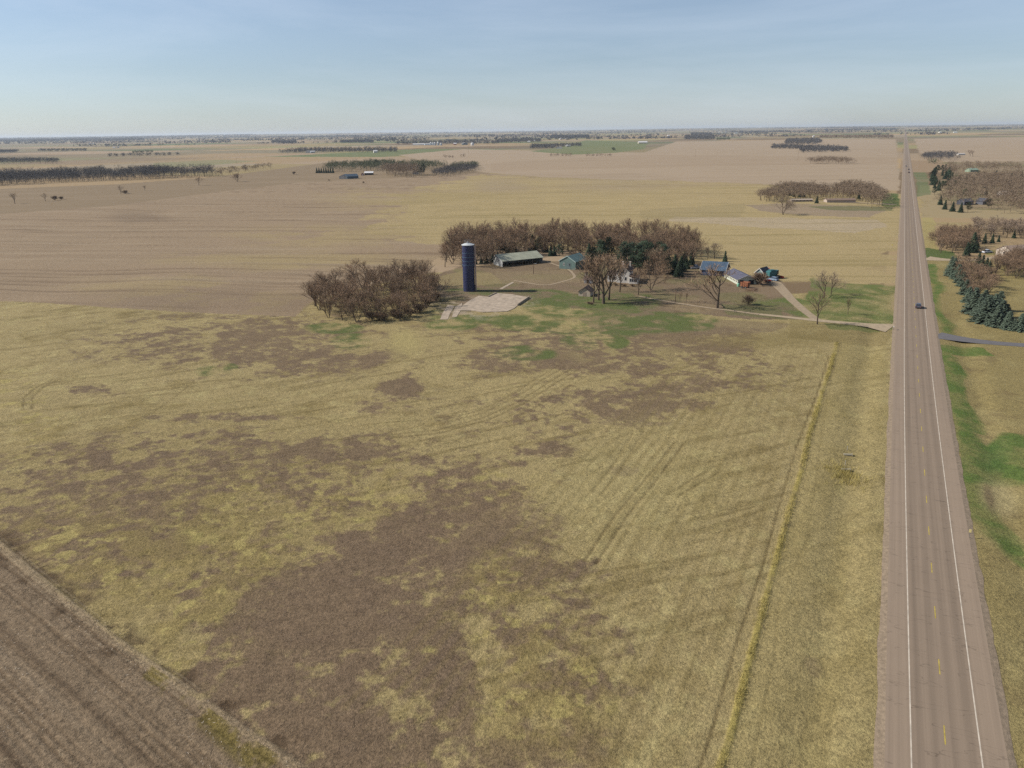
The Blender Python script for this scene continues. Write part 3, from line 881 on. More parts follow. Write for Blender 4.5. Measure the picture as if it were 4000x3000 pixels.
# --- the blue silo
def silo():
    x, y = G(1833, 1136)
    t = thing('silo', 'tall dark blue silo with a white domed cap standing beside the concrete slab', 'silo', (x, y, 0))
    Hs, R = 18.6, 2.38
    bm_ = mat('blue_glass_enamel', (0.010, 0.014, 0.055), .5, .22, .9, spec=.55)
    body = MB(); prof = []
    n = 13
    for i in range(n):
        z0 = -0.3 if i == 0 else Hs * i / n; z1 = Hs * (i + 1) / n
        prof += [(R + .05, z0), (R + .05, z0 + .14), (R, z0 + .16), (R, z1 - .02)]
    body.lathe(prof, 40); body.obj('body', bm_, t)
    bd = mat('pale_blue_band', (0.10, 0.17, 0.24), .5)
    for k in (3.15, 4.75, 6.3, 7.9):
        b = MB(); b.lathe([(R + .052, Hs - k), (R + .09, Hs - k), (R + .09, Hs - k + .09), (R + .052, Hs - k + .09)], 40); b.obj('band', bd, t)
    rf = MB(); rf.lathe([(R + .02, Hs - .02), (R + .22, Hs - .02), (R + .22, Hs + .12), (R * .86, Hs + .32), (R * .55, Hs + .62), (R * .25, Hs + .80), (.3, Hs + .85)], 40)
    ro = rf.obj('roof', mat('white_enamel', alb(214, 216, 214), .45, .06, 1), t, smooth=False)
    h = MB(); h.lathe([(.34, Hs + .8), (.36, Hs + 1.15), (.5, Hs + 1.17), (.5, Hs + 1.25), (.05, Hs + 1.45)], 14)
    h.obj('vent', mat('galvanised_steel', alb(150, 150, 152), .5, .1, 2, metal=.6), ro)
    ra = MB()
    st = mat('galvanised_steel', (0, 0, 0))
    for i in range(7):
        a = RAD(60 + i * 30); ra.tube((1.5 * math.cos(a), 1.5 * math.sin(a), Hs + .8), (1.5 * math.cos(a), 1.5 * math.sin(a), Hs + 1.95), .03, n=5)
        a2 = RAD(90 + i * 30)
        if i < 6:
            for zz in (1.45, 1.95): ra.tube((1.5 * math.cos(a), 1.5 * math.sin(a), Hs + zz), (1.5 * math.cos(a2), 1.5 * math.sin(a2), Hs + zz), .03, n=5)
    ra.obj('railing', st, t)
    ld = MB(); a = RAD(-8)
    c, s_ = math.cos(a), math.sin(a)
    for off in (-.22, .22):
        ld.tube(((R + .3) * c - off * s_, (R + .3) * s_ + off * c, .6), ((R + .3) * c - off * s_, (R + .3) * s_ + off * c, Hs + .6), .03, n=5)
    z = .8
    while z < Hs:
        ld.tube(((R + .3) * c + .22 * s_, (R + .3) * s_ - .22 * c, z), ((R + .3) * c - .22 * s_, (R + .3) * s_ + .22 * c, z), .018, n=4); z += .35
    ld.obj('ladder', st, t)
    ch = MB(); ch.tube((R + .45, -.9, .3), (R + .45, -.9, Hs * .97), .28, n=10)
    ch.obj('chute', mat('pale_chute', alb(196, 168, 156), .6, .1, 1), t)
    dr = MB(); dr.box(R - .4, -.9, .2, R + .5, .9, 2.3); dr.obj('unloader_box', mat('grey_steel_box', alb(74, 72, 78), .7, .1, 1), t)
silo()

# --- concrete slab left from a barn, with curbs
def slab(name, label, pts, z0, z1, m, cat, edge=None):
    P = [G(a, b) for a, b in pts]
    cx = sum(p[0] for p in P) / len(P); cy = sum(p[1] for p in P) / len(P)
    t = thing(name, label, cat, (cx, cy, 0))
    b = MB(); b.prism([(p[0] - cx, p[1] - cy) for p in P], 'z', z0, z1); b.obj('slab', m, t)
    if edge:
        for (i, hh, ww) in edge:
            a = Vector((P[i][0] - cx, P[i][1] - cy, 0)); c = Vector((P[(i + 1) % len(P)][0] - cx, P[(i + 1) % len(P)][1] - cy, 0))
            d = (c - a).normalized(); nrm = Vector((-d.y, d.x, 0)) * ww / 2
            e = MB(); e.prism([((a - nrm).x, (a - nrm).y), ((c - nrm).x, (c - nrm).y), ((c + nrm).x, (c + nrm).y), ((a + nrm).x, (a + nrm).y)], 'z', z0, hh); e.obj('low_wall', m, t)
    return t
def sx(x, y): return (1680 + x / 4.365, 900 + y / 4.365)
slab('barn_foundation', 'large pale concrete barn foundation slab in front of the blue silo', [sx(990,1140),sx(1130,1075),sx(1400,1095),sx(1690,1150),sx(1490,1285),sx(1440,1330),sx(1310,1385),sx(900,1400),sx(700,1370),sx(480,1370),sx(560,1280),sx(680,1195),sx(830,1120)], -.2, .16, conc, 'foundation slab', edge=[(3, .75, .35), (0, .5, .3)])
slab('concrete_strip', 'long broken concrete strip left of the barn foundation slab', [sx(300,1270),sx(420,1290),sx(340,1420),sx(300,1520),sx(170,1520),sx(210,1420)], -.2, .08, conc, 'concrete strip')
slab('concrete_strip', 'narrow concrete strip joining the left corner of the foundation slab', [sx(430,1300),sx(550,1240),sx(520,1370),sx(450,1480),sx(370,1480),sx(400,1390)], -.2, .09, conc, 'concrete strip')
slab('concrete_walk', 'narrow concrete walk behind the shadow of the silo', [sx(1180,998),sx(1240,1000),sx(1430,890),sx(1400,880)], -.2, .07, conc, 'walkway')
def crack(pts):
    return

# --- long open-fronted machine shed
zz = lambda x, y: (1900 + x / 2.458, 820 + y / 2.458)
h1, L1 = heading(zz(155, 548), zz(541, 507))
building('machine_shed', 'long low open-fronted shed with a pale green grey metal roof in front of the windbreak', 'shed', *zz(155, 548), h1, L1, 9.0, 2.6, 5.0,
         ribbed('grey_sheet_wall', alb(172, 172, 168)), ribbed('pale_roof_sheet', alb(176, 176, 152), pitch=.8, var=.2), axis='x', over=.3, openfront=.72, trim=mat('grey_trim', alb(180,182,180), .6))
# floor shade inside is real: open front
# --- teal shed
h2, L2 = heading(zz(700, 562), zz(855, 577))
teal = ribbed('teal_sheet', alb(104, 126, 120)); tealr = ribbed('teal_roof_sheet', alb(110, 134, 128), pitch=.8)
building('teal_shed', 'teal green metal shed with two small white windows and a sliding door', 'shed', *zz(700, 562), h2, L2, 11, 3.7, 6.1, teal, tealr, axis='y', over=.25,
         doors=(('front', L2 * .42, L2 * .30, 3.1, ribbed('grey_teal_door', alb(104, 120, 118), pitch=.4)),),
         windows=(('front', L2 * .24, 1.5, .8, 1.3, TRIM), ('front', L2 * .60, 1.4, .8, 1.4, TRIM), ('left', 3, 1.5, .9, 1.0, TRIM), ('left', 7, 1.5, .9, 1.0, TRIM)), trim=mat('pale_teal_trim', alb(176, 196, 190), .6))
# --- farmhouse: gabled main block, wing and porch
h3, L3 = heading((2408, 1104), (2452, 1106))
fh = building('farmhouse', 'white two-storey farmhouse with a brown roof half hidden by bare yard trees', 'house', 2408, 1104, h3, 5.4, 9.5, 4.6, 7.0, WHITE, BROWNROOF, axis='y', over=.4,
         windows=(('front', 1.0, 1.1, 1.0, 1.5, TRIM), ('front', 3.3, 1.1, 1.0, 1.5, TRIM), ('front', 2.1, 4.0, 1.1, 1.5, TRIM), ('left', 2, 1.1, 1, 1.4, TRIM), ('left', 5.5, 1.1, 1, 1.4, TRIM)),
         chimneys=((1.4, 6.5, 7.9), (4.2, 8.0, 7.7)), trim=TRIM)
wg = MB(); wg.prism([(1.5, -.4), (6.5, -.4), (6.5, 2.9), (4, 4.5), (1.5, 2.9)], 'x', -4.2, -.003); wo = wg.obj('wing', WHITE, fh)
wr = MB()
for a_ in ((1.1, 2.64, 4, 4.5), (6.9, 2.64, 4, 4.5)): wr.prism([(a_[0], a_[1] + .02), (a_[2], a_[3] + .02), (a_[2], a_[3] + .16), (a_[0], a_[1] + .16)], 'x', -4.5, -.01)
wr.obj('wing_roof', BROWNROOF, wo)
for a_ in (-3.6, -1.6):
    MB().box(a_, 1.44, 1.0, a_ + .9, 1.52, 2.2).obj('window', GLASS, wo)
pw = MB(); pw.box(5.403, -1.2, -.4, 9.0, 4.5, 2.5); po = pw.obj('porch', WHITE, fh)
pr = MB(); pr.prism([(5.41, 3.3), (9.35, 2.5), (9.35, 2.64), (5.41, 3.44)], 'y', -1.5, 4.8); pr.obj('porch_roof', BROWNROOF, po)
for a_ in (5.8, 6.7, 7.6, 8.3): MB().box(a_, -1.25, .9, a_ + .6, -1.19, 2.1).obj('window', GLASS, po)
MB().box(9.0, .8, 0, 9.06, 1.8, 2.05).obj('door', WOODM, po)
# --- little buildings in the yard
h4, _ = heading(zz(882, 825), zz(1000, 832))
building('tool_shed', 'small tan gabled shed with a brown roof left of the yard trees', 'shed', *zz(884, 828), h4, 4.7, 5.5, 1.9, 3.5, CREAM, BROWNROOF, axis='y', over=.35, doors=(('front', 1.7, 1.3, 1.7, mat('faded_door', alb(170,150,132), .8)),))
building('garden_shed', 'low white shed with a brown roof directly behind the small tan shed', 'shed', *zz(935, 705), h4 + .15, 3.6, 3.6, 1.5, 2.5, WHITE, BROWNROOF, axis='x', over=.25, doors=(('front', 1.2, .9, 1.4, WOODM),))
building('privy', 'narrow upright white outhouse beside the low white shed', 'outhouse', *zz(946, 645), h4, 1.0, 1.1, 1.9, 2.2, WHITE, BROWNROOF, axis='x', over=.12, doors=(('front', .2, .6, 1.6, WOODM),))
# --- blue barn and slate-roofed livestock shed
w5 = lambda x, y: (2680 + x / 5.53, 980 + y / 5.53)
h5, L5 = heading(w5(310, 520), w5(840, 545))
building('blue_barn', 'blue roofed barn with white roof edges behind the big round yard tree', 'barn', *w5(310, 520), h5 - .10, L5, 10, 2.5, 5.4, ribbed('blue_wall_sheet', alb(66, 72, 98)), ribbed('blue_roof_sheet', alb(80, 98, 116), pitch=.8, var=.3),
         axis='x', over=.4, doors=(('front', 1.2, 3.2, 2.4, mat('blue_door', alb(62, 88, 124), .6)), ('front', 7.0, 2.4, 2.2, DARK)), windows=(('right', 3, 1.2, 1, 1, TRIM),), trim=TRIM)
h6, L6 = heading(w5(1110, 730), w5(1455, 775))
p6 = G(*w5(1110, 730)); q6 = G(*w5(830, 575)); side = math.atan2(q6[1] - p6[1], q6[0] - p6[0])
D6 = math.hypot(q6[1] - p6[1], q6[0] - p6[0])
building('livestock_shed', 'long livestock shed with a slate blue roof and a pale boarded side wall', 'shed', *w5(1110, 730), side - math.pi / 2, 7.8, D6, 2.1, 3.7, mat('pale_boarded_wall', alb(206, 208, 188), .8, .25, 2.5), ribbed('slate_blue_sheet', alb(98, 96, 108), pitch=.8, var=.25), axis='y', over=.35,
         doors=(('front', .8, 1.8, 1.8, DARK), ('front', 4.6, 2.2, 1.8, DARK)), windows=tuple(('left', 1.2 + 1.9 * i, .8, .8, .7, WOODM) for i in range(int(D6 / 2.1))), trim=TRIM)
building('calf_shed', 'small white framed shed with a pale teal gable beside the red and teal machines', 'shed', *w5(1480, 560), heading(w5(1480, 560), w5(1720, 590))[0], 4.2, 6, 2.0, 3.9, mat('pale_teal_wall', alb(150, 168, 164), .8, .15, 2), GREYROOF, axis='y', over=.3,
         doors=(('front', 1.0, 2.2, 1.7, DARK),), trim=TRIM)
# orange grain box, log pile
def box_on_wheels(name, label, cat, px, py, head, L, Wd, H, col, wheels=True, zb=.75, group=None):
    x, y = G(px, py); t = thing(name, label, cat, (x, y, 0), head, group)
    b = MB(); k = .18
    b.add([(k, k, zb), (L - k, k, zb), (L - k, Wd - k, zb), (k, Wd - k, zb), (0, 0, zb + H), (L, 0, zb + H), (L, Wd, zb + H), (0, Wd, zb + H),
           (.06, .06, zb + H), (L - .06, .06, zb + H), (L - .06, Wd - .06, zb + H), (.06, Wd - .06, zb + H), (k + .1, k + .1, zb + .3), (L - k - .1, k + .1, zb + .3), (L - k - .1, Wd - k - .1, zb + .3), (k + .1, Wd - k - .1, zb + .3)],
          [(3,2,1,0),(0,1,5,4),(1,2,6,5),(2,3,7,6),(3,0,4,7),(4,5,9,8),(5,6,10,9),(6,7,11,10),(7,4,8,11),(9,13,12,8),(10,14,13,9),(11,15,14,10),(8,12,15,11),(12,13,14,15)])
    b.obj('box', col, t)
    for i in range(1, 4):
        r = MB(); r.box(L * i / 4 - .05, -.05, zb + .15, L * i / 4 + .05, .02 + .0, zb + H - .003); r.obj('rib', col, t)
    if wheels:
        f = MB(); f.box(.3, Wd / 2 - .12, zb - .2, L + 1.2, Wd / 2 + .12, zb - .003); f.obj('drawbar', mat('frame_black', (.03,.03,.03), .7), t)
        for xx in (.9, L - .9):
            for yy in (.0, Wd - .25):
                w = MB(); w.tube((xx, yy, .45), (xx, yy + .25, .45), .45, n=16); wh = w.obj('wheel', RUBBER, t)
                r = MB(); r.tube((xx, yy - .01, .45), (xx, yy + .26, .45), .22, n=12); r.obj('rim', RIM, wh)
    return t
RUBBER = mat('tyre_rubber', (.02, .02, .02), .9)
RIM = mat('wheel_rim', alb(150, 150, 150), .4, metal=.5)
box_on_wheels('grain_box', 'rust orange grain box standing at the end of the slate roofed shed', 'grain wagon', *w5(1160, 800), h6, 3.3, 2.4, 1.9, mat('rust_orange_paint', alb(164, 104, 72), .8, .3, 2), zb=.6)
t = thing('log_pile', 'low pile of logs on the bare yard in front of the orange grain box', 'log pile', (*G(*w5(1290, 850)), 0), h6)
rnd = random.Random(3)
for i in range(9):
    b = MB(); yy = rnd.uniform(0, 1.6); z = .2 + .3 * (i // 4); x0 = rnd.uniform(-.4, 1); b.tube((x0, yy, z), (x0 + rnd.uniform(2.6, 4.4), yy + rnd.uniform(-.4, .4), z + rnd.uniform(-.05, .15)), rnd.uniform(.1, .17), n=7)
    b.obj('log', WOODM, t)
t = thing('water_tank', 'little pale green water tank beside the pale boarded wall', 'tank', (*G(2884, 1119), 0))
MB().lathe([(.55, 0), (.6, .1), (.6, 1.0), (.45, 1.25), (.15, 1.35)], 16).obj('tank', mat('pale_green_plastic', alb(130, 190, 160), .5), t)
MB().lathe([(.16, 1.34), (.18, 1.42), (.05, 1.46)], 10).obj('lid', DARK, t)

# --- vehicles
def wheels(t, spots, r, w):
    for (x, y) in spots:
        a = MB(); a.tube((x - 0, y, r), (x, y + w, r), r, n=18); o = a.obj('wheel', RUBBER, t)
        b = MB(); b.tube((x, y - .01, r), (x, y + w + .01, r), r * .58, n=12); b.obj('rim', RIM, o)
HEADL = mat('headlight_glass', alb(230, 230, 225), .2); TAILL = mat('tail_light', alb(150, 20, 18), .3)
def car(name, label, cat, x, y, z, head, paint, kind='suv', group=None):
    """length along local x (front = +x)"""
    t = thing(name, label, cat, (x, y, z), head, group)
    Lc, Wc = 4.6, 1.86
    if kind == 'pickup': Lc = 5.6; Wc = 1.98
    pr = [(-Lc/2, .45), (-Lc/2 - .02, .75), (-Lc/2 + .05, 1.0), (-1.6 if kind != 'pickup' else -2.6, 1.02), (.75, 1.03), (Lc/2 - .55, .95), (Lc/2 - .08, .78), (Lc/2, .5), (Lc/2 - .1, .3), (-Lc/2 + .1, .3)]
    b = MB(); b.prism(pr, 'y', -Wc/2, Wc/2)
    ob = b.obj('body', paint, t); md = ob.modifiers.new('bevel', 'BEVEL'); md.width = .06; md.segments = 2
    if kind == 'pickup': cb = [(-.9, 1.02), (-.75, 1.72), (.55, 1.74), (1.3, 1.03)]
    elif kind == 'van': cb = [(-Lc/2 + .1, 1.0), (-Lc/2 + .2, 1.95), (1.0, 1.95), (1.85, 1.0)]
    else: cb = [(-2.15, 1.0), (-1.75, 1.58), (-.2, 1.66), (.35, 1.6), (1.15, 1.02)]
    def scaled(k, dz=0): return cb
    g = MB()
    w0, w1 = Wc/2 - .08, Wc/2 - .26
    n = len(cb); vs = []
    for sgn in (-1, 1):
        for (px_, pz_) in cb: vs.append((px_, sgn * (w0 if pz_ < 1.1 else w1), pz_))
    g.add(vs, [tuple(range(n))[::-1], tuple(range(n, 2*n))] + [(i, (i+1) % n, n + (i+1) % n, n + i) for i in range(n)])
    g.obj('windows', GLASS, t)
    r = MB(); top = [p for p in cb if p[1] > 1.3]
    r.prism([(top[0][0] - .04, top[0][1])] + [(p[0], p[1] + .05) for p in top] + [(top[-1][0] + .04, top[-1][1])], 'y', -w1 - .02, w1 + .02)
    r.obj('roof', paint, t)
    wheels(t, [(Lc/2 - .95, Wc/2 - .22), (Lc/2 - .95, -Wc/2), (-Lc/2 + .95, Wc/2 - .22), (-Lc/2 + .95, -Wc/2)], .36, .22)
    for sgn in (-1, 1):
        MB().box(Lc/2 - .12, sgn * .68 - .2, .62, Lc/2 + .01, sgn * .68 + .2, .76).obj('headlight', HEADL, t)
        MB().box(-Lc/2 - .04, sgn * .78 - .12, .7, -Lc/2 + .1, sgn * .78 + .12, .95).obj('tail_light', TAILL, t)
    if kind == 'pickup':
        MB().box(-2.65, -.78, .9, -.95, .78, 1.035).obj('cargo_bed', DARK, t)
    return t
road_head = math.atan2(RT[1], RT[0])
cx, cy = G(3586, 1203)
car('car', 'dark grey car driving alone on the near stretch of the highway', 'car', cx, cy, RZ, road_head, mat('dark_grey_paint', alb(96, 96, 104), .3, spec=.6), 'suv')
fx, fy = G(3541, 664)
car('car', 'far dark car in the right lane of the highway level with the first spruces', 'car', float(road_x(fy)) + 1.8, fy, RZ, road_head, mat('black_paint', (.02, .018, .018), .35), 'suv')
fx, fy = G(3541, 676)
car('pickup', 'far dark pickup following closely behind another car on the highway', 'pickup truck', float(road_x(fy)) + 1.8, fy, RZ, road_head, mat('maroon_paint', (.05, .018, .015), .35), 'pickup')
fx, fy = G(3543, 651)
car('car', 'farthest dark car, first of the three distant vehicles on the highway', 'car', float(road_x(fy)) - 1.8, fy, RZ, road_head + math.pi, mat('dark_blue_paint', (.03, .03, .05), .35), 'suv')
x_, y_ = G(2718, 1050)
car('pickup', 'grey and white pickup parked in the shade left of the blue barn', 'pickup truck', x_, y_, 0, .2, mat('light_grey_paint', alb(190, 190, 192), .4), 'pickup')
x_, y_ = G(3018, 1096)
car('car', 'pale blue car parked beside the red wagon at the end of the farm lane', 'car', x_, y_, 0, 2.3, mat('pale_blue_paint', alb(150, 170, 190), .35), 'suv')
x_, y_ = G(3855, 988)
car('pickup', 'white pickup parked outside the white house right of the highway', 'pickup truck', x_, y_, 0, .35, mat('white_paint', alb(226, 230, 236), .35), 'pickup')
x_, y_ = G(3778, 799)
car('van', 'white van parked in front of the dark roofed garage', 'van', x_, y_, 0, 2.5, mat('white_van_paint', alb(240, 240, 236), .35), 'van')
# teal combine and red tractor by the calf shed
def combine(px, py, head):
    x, y = G(px, py); t = thing('combine', 'teal green combine parked right of the small white framed shed', 'combine harvester', (x, y, 0), head)
    tg = mat('faded_teal_paint', alb(62, 112, 112), .5, .2, 1.5)
    b = MB(); b.prism([(-3, 1.2), (-3, 2.9), (-2.4, 3.3), (.6, 3.3), (.6, 1.2)], 'y', -1.3, 1.3); b.obj('body', tg, t)
    MB().box(-2.2, -1.0, 3.3, .2, 1.0, 3.75).obj('grain_tank', tg, t)
    MB().box(.62, -.8, 1.7, 2.0, .8, 3.3).obj('cab', GLASS, t); MB().box(.6, -.85, 3.303, 2.1, .85, 3.45).obj('cab_roof', tg, t)
    MB().prism([(1.2, 1.2), (2.9, .3), (3.1, .7), (1.4, 1.65)], 'y', -.6, .6).obj('feeder', tg, t)
    MB().prism([(2.9, .15), (4.1, .1), (3.7, .9), (2.9, 1.1)], 'y', -2.2, 2.2).obj('header', mat('red_header', alb(190, 50, 50), .5), t)
    wheels(t, [(.8, 1.3), (.8, -1.8)], .85, .5); wheels(t, [(-2.3, 1.1), (-2.3, -1.4)], .5, .3)
combine(*w5(1880, 590), .35)
def tractor(px, py, head):
    x, y = G(px, py); t = thing('tractor', 'bright red tractor between the small white framed shed and the teal combine', 'tractor', (x, y, 0), head)
    rd = mat('bright_red_paint', alb(214, 44, 62), .45)
    MB().box(.2, -.35, .8, 2.2, .35, 1.6).obj('hood', rd, t); MB().box(-.9, -.55, .8, .197, .55, 1.5).obj('chassis', rd, t)
    MB().box(-.9, -.7, 1.5, .5, .7, 2.5).obj('cab', GLASS, t); MB().box(-1.0, -.8, 2.5, .6, .8, 2.65).obj('cab_roof', rd, t)
    for s_ in (-1, 1): MB().prism([(-1.4, .9), (-1.1, 1.75), (-.1, 1.75), (.2, 1.2), (-.6, 1.55)], 'y', s_ * .95 - .2, s_ * .95 + .2).obj('fender', rd, t)
    MB().tube((1.4, 0, 1.6), (1.4, 0, 2.3), .05).obj('exhaust', RUBBER, t)
    wheels(t, [(-.6, .8), (-.6, -1.2)], .8, .4); wheels(t, [(1.8, .6), (1.8, -.85)], .42, .25)
tractor(*w5(1740, 500), 2.6)
box_on_wheels('wagon', 'small red flat wagon below the teal combine', 'wagon', *w5(1710, 700), .25, 3.0, 1.7, .6, mat('orange_red_paint', alb(196, 66, 50), .6, .2, 2), zb=.6)

# --- poles, mailbox, culverts
def pole(name, label, px, yb, yt, arm=True, lamp=False, group=None, side=0.0):
    x, y = G(px, yb); h = HT(px, yb, yt); t = thing(name, label, 'light pole' if lamp else 'utility pole', (x, y, float(TZ(x, y))), road_head + side, group)
    MB().tube((0, 0, -.3), (0, 0, h), .16, .11, n=8).obj('pole', WOODM, t)
    if arm:
        MB().box(-.06, -1.2, h - .7, .06, 1.2, h - .55).obj('crossarm', WOODM, t)
        for q in (-1.05, -.5, .5, 1.05): MB().tube((0, q, h - .55), (0, q, h - .35), .06, n=6).obj('insulator', mat('insulator_glass', alb(120, 130, 130), .3), t)
    if lamp:
        MB().tube((0, 0, h - .3), (0, -1.2, h + .1), .04, n=6).obj('lamp_arm', RIM, t); MB().lathe([(.05, h - .1), (.28, h - .02), (.26, h + .12), (.08, h + .22)], 12, 0, -1.3).obj('lamp_head', RIM, t)
pole('yard_light', 'tall thin yard light pole in front of the open machine shed', 2084, 1070, 1029, arm=False, lamp=True)
pole('utility_pole', 'utility pole among the few leafless saplings beside the farm path', 2638, 1180, 1135)
for i, (a, b, c, lab) in enumerate(((2716, 612, 583, 'lone utility pole in the middle of the pale bare field'), (3116, 626, 588, 'utility pole left of the small round grove'), (1830, 600, 574, 'faint utility pole behind the middle farmstead'),
                                    (925, 640, 617, 'utility pole beside the thin row of trees right of the long wood'), (2085, 612, 594, 'utility pole below the green far field'))):
    pole('utility_pole', lab, a, b, c)
def mailbox(px, py):
    x, y = G(px, py); t = thing('mailbox', 'white mailbox on a short post where the farm driveway meets the highway', 'mailbox', (x, y, 0), road_head)
    MB().box(-.05, -.05, -.2, .05, .05, 1.0).obj('post', WOODM, t)
    b = MB(); b.prism([(-.14, 1.0), (.14, 1.0), (.14, 1.2), (.08, 1.3), (-.08, 1.3), (-.14, 1.2)], 'x', -.3, .3); b.obj('box', WHITE, t)
    MB().box(.05, -.17, 1.15, .2, -.145, 1.35).obj('flag', TAILL, t)
mailbox(3490, 1290)
def culvert(px, py, lab):
    x, y = G(px, py); z = float(TZ(x, y)) + .12
    t = thing('culvert', lab, 'culvert', (x, y, z), RAD(-8))
    m = mat('pale_culvert_metal', alb(166, 156, 132), .5, .1, 2)
    b = MB(); b.lathe([(.28, -.8), (.28, .8)], 20); o = b.obj('pipe', m, t); o.rotation_euler = (0, math.pi / 2, 0)
    MB().prism([(-.4, -.2), (.4, -.2), (.3, .3), (-.3, .3)], 'x', .8, .86).obj('end_section', m, t)
    s_ = thing('marker_post', lab.replace('culvert pipe end', 'thin marker post') , 'marker post', (x + .9, y + 2.4, z - .2), 0)
    MB().box(-.04, -.02, 0, .04, .02, 1.2).obj('post', WHITE, s_); MB().box(-.08, -.03, 1.2, .08, .03, 1.5).obj('reflector', mat('yellow_reflector', alb(226, 205, 110), .4), s_)
culvert(3312, 1770, 'pale culvert pipe end in the roadside ditch, farther of the two')
culvert(3304, 1828, 'pale culvert pipe end in the roadside ditch, nearer of the two')
def sign(px, py, lab, col):
    x, y = G(px, py); s_ = thing('marker_post', lab, 'marker post', (x, y, 0), road_head)
    MB().tube((0, 0, -.2), (0, 0, 1.3), .03, n=6).obj('post', RIM, s_); MB().box(-.04, -.16, 1.0, .05, .16, 1.5).obj('plate', col, s_)
sign(3484, 966, 'yellow marker sign on the left shoulder of the highway above the farm lawn', mat('yellow_sign', alb(220, 205, 30), .5))
sign(3785, 2102, 'small pale marker on the grass just right of the highway shoulder', mat('pale_marker', alb(240, 220, 150), .5))

# --- buildings right of the highway
building('garage', 'dark roofed garage behind the white van', 'garage', 3766, 801, .25, 9, 8, 2.6, 4.6, mat('grey_siding', alb(92,92,98), .8, .1, 1), GREYROOF, axis='x', doors=(('front', 1, 3, 2.1, DARK),), windows=(('front', 6, 1, 1, 1, TRIM),))
building('garage', 'small dark grey gabled outbuilding right of the garage with the white van', 'outbuilding', 3838, 800, .3, 8, 7, 2.6, 4.9, mat('dark_grey_siding', alb(104,104,110), .8, .1, 1), GREYROOF, axis='y', doors=(('front', 2.5, 3, 2.1, mat('green_door', alb(84,96,80), .7)),))
hh = building('white_house', 'white farmhouse partly hidden by bare branches right of the white pickup', 'house', 3946, 1006, .22, 12, 9, 2.9, 5.0, mat('dull_white_siding', alb(206, 192, 176), .8, .15, 1), mat('pale_brown_shingles', alb(168,146,128), .9, .2, 2), axis='x',
         doors=(('front', 5, 1, 2.1, WOODM),), windows=(('front', 1.2, 1, 1.2, 1.2, TRIM), ('front', 3.2, 1, 1.2, 1.2, TRIM), ('front', 7.2, 1, 1.2, 1.2, TRIM), ('left', 3.5, 1, 1.2, 1.2, TRIM)))
building('storage_shed', 'long narrow white shed in the bare field right of the highway', 'shed', 3744, 606, .3, 18, 7, 2.4, 3.6, WHITE, mat('pale_tin', alb(226, 216, 204), .5, .1, 1), axis='x')
building('storage_shed', 'small white shed among brown trees right of the dark grey outbuilding', 'shed', 3915, 764, .3, 9, 6, 2.4, 3.8, WHITE, mat('pale_tin', alb(0,0,0)), axis='x', doors=(('front', 3, 2, 2, DARK),))
building('green_shed', 'pale green roofed shed at the back of the right hand grove', 'shed', 3790, 672, .3, 14, 9, 2.6, 4.6, mat('pale_green_wall', alb(150, 164, 140), .8), mat('pale_green_roof', alb(158, 176, 152), .6, .1, 1), axis='x')
building('wind_fence_shed', 'long low pale livestock shed below the left half of the far grove', 'shed', 3092, 789, -.02, 18, 6, 1.5, 2.2, mat('shade_dulled_cream_wall', alb(176, 158, 138), .8, .2, 1), mat('pale_pink_tin', alb(188, 170, 150), .6, .15, 1), axis='x', windows=tuple(('front', 1 + i * 3, .6, 1.2, .8, WOODM) for i in range(6)))  # shed colours dulled to stand in for shade from the grove trees
building('cattle_shed', 'low brown roofed cattle shed in the right half of the far grove', 'shed', 3230, 792, -.03, 24, 8, 1.8, 2.9, mat('faded_wall', alb(190, 172, 156), .8, .2, 2), mat('faded_brown_roof', alb(140, 118, 102), .8, .2, 2), axis='x')
# --- middle farmstead across the stubble field
building('machine_barn', 'long grey-blue metal barn with a pale gable end at the middle farmstead', 'barn', 1357, 699, heading((1357, 699), (1407, 697))[0] + .15, 17, 11, 3.4, 6.2, mat('grey_blue_wall', alb(84, 100, 110), .7, .1, .5), mat('grey_blue_roof', alb(88, 104, 118), .5, .1, .5), axis='x', doors=(('left', 3, 4.5, 3, WHITE),))
building('machine_barn', 'pale gabled barn front at the left end of the middle farmstead', 'barn', 1325, 699, .0, 11, 22, 3.2, 5.6, mat('pale_grey_wall', alb(200, 196, 188), .7, .1, .5), mat('grey_blue_roof', (0,0,0)), axis='y', doors=(('front', 3, 4.4, 3, mat('off_white_door', alb(214,208,200), .7)),))
building('hay_shed', 'dark shed with a bright white roof at the middle farmstead', 'shed', 1424, 684, .1, 13, 9, 3.0, 5.0, mat('navy_wall', alb(48, 52, 74), .8), mat('bright_white_roof', alb(236, 232, 228), .5), axis='x', openfront=.7)
building('red_shed', 'tiny red shed with a white front left of the white roofed shed', 'shed', 1411, 686, .1, 4, 4, 2.4, 3.8, mat('barn_red', alb(150, 60, 50), .8), WHITE, axis='y', doors=(('front', 1, 2, 2, WHITE),))
building('farmhouse', 'white farmhouse among trees at the right of the middle farmstead', 'house', 1612, 681, .1, 9, 9, 3.6, 6.4, WHITE, GREYROOF, axis='y', windows=(('front', 1.2, 1, 1.2, 1.3, TRIM), ('front', 6, 1, 1.2, 1.3, TRIM)), doors=(('front', 3.8, 1.1, 2.1, WOODM),))
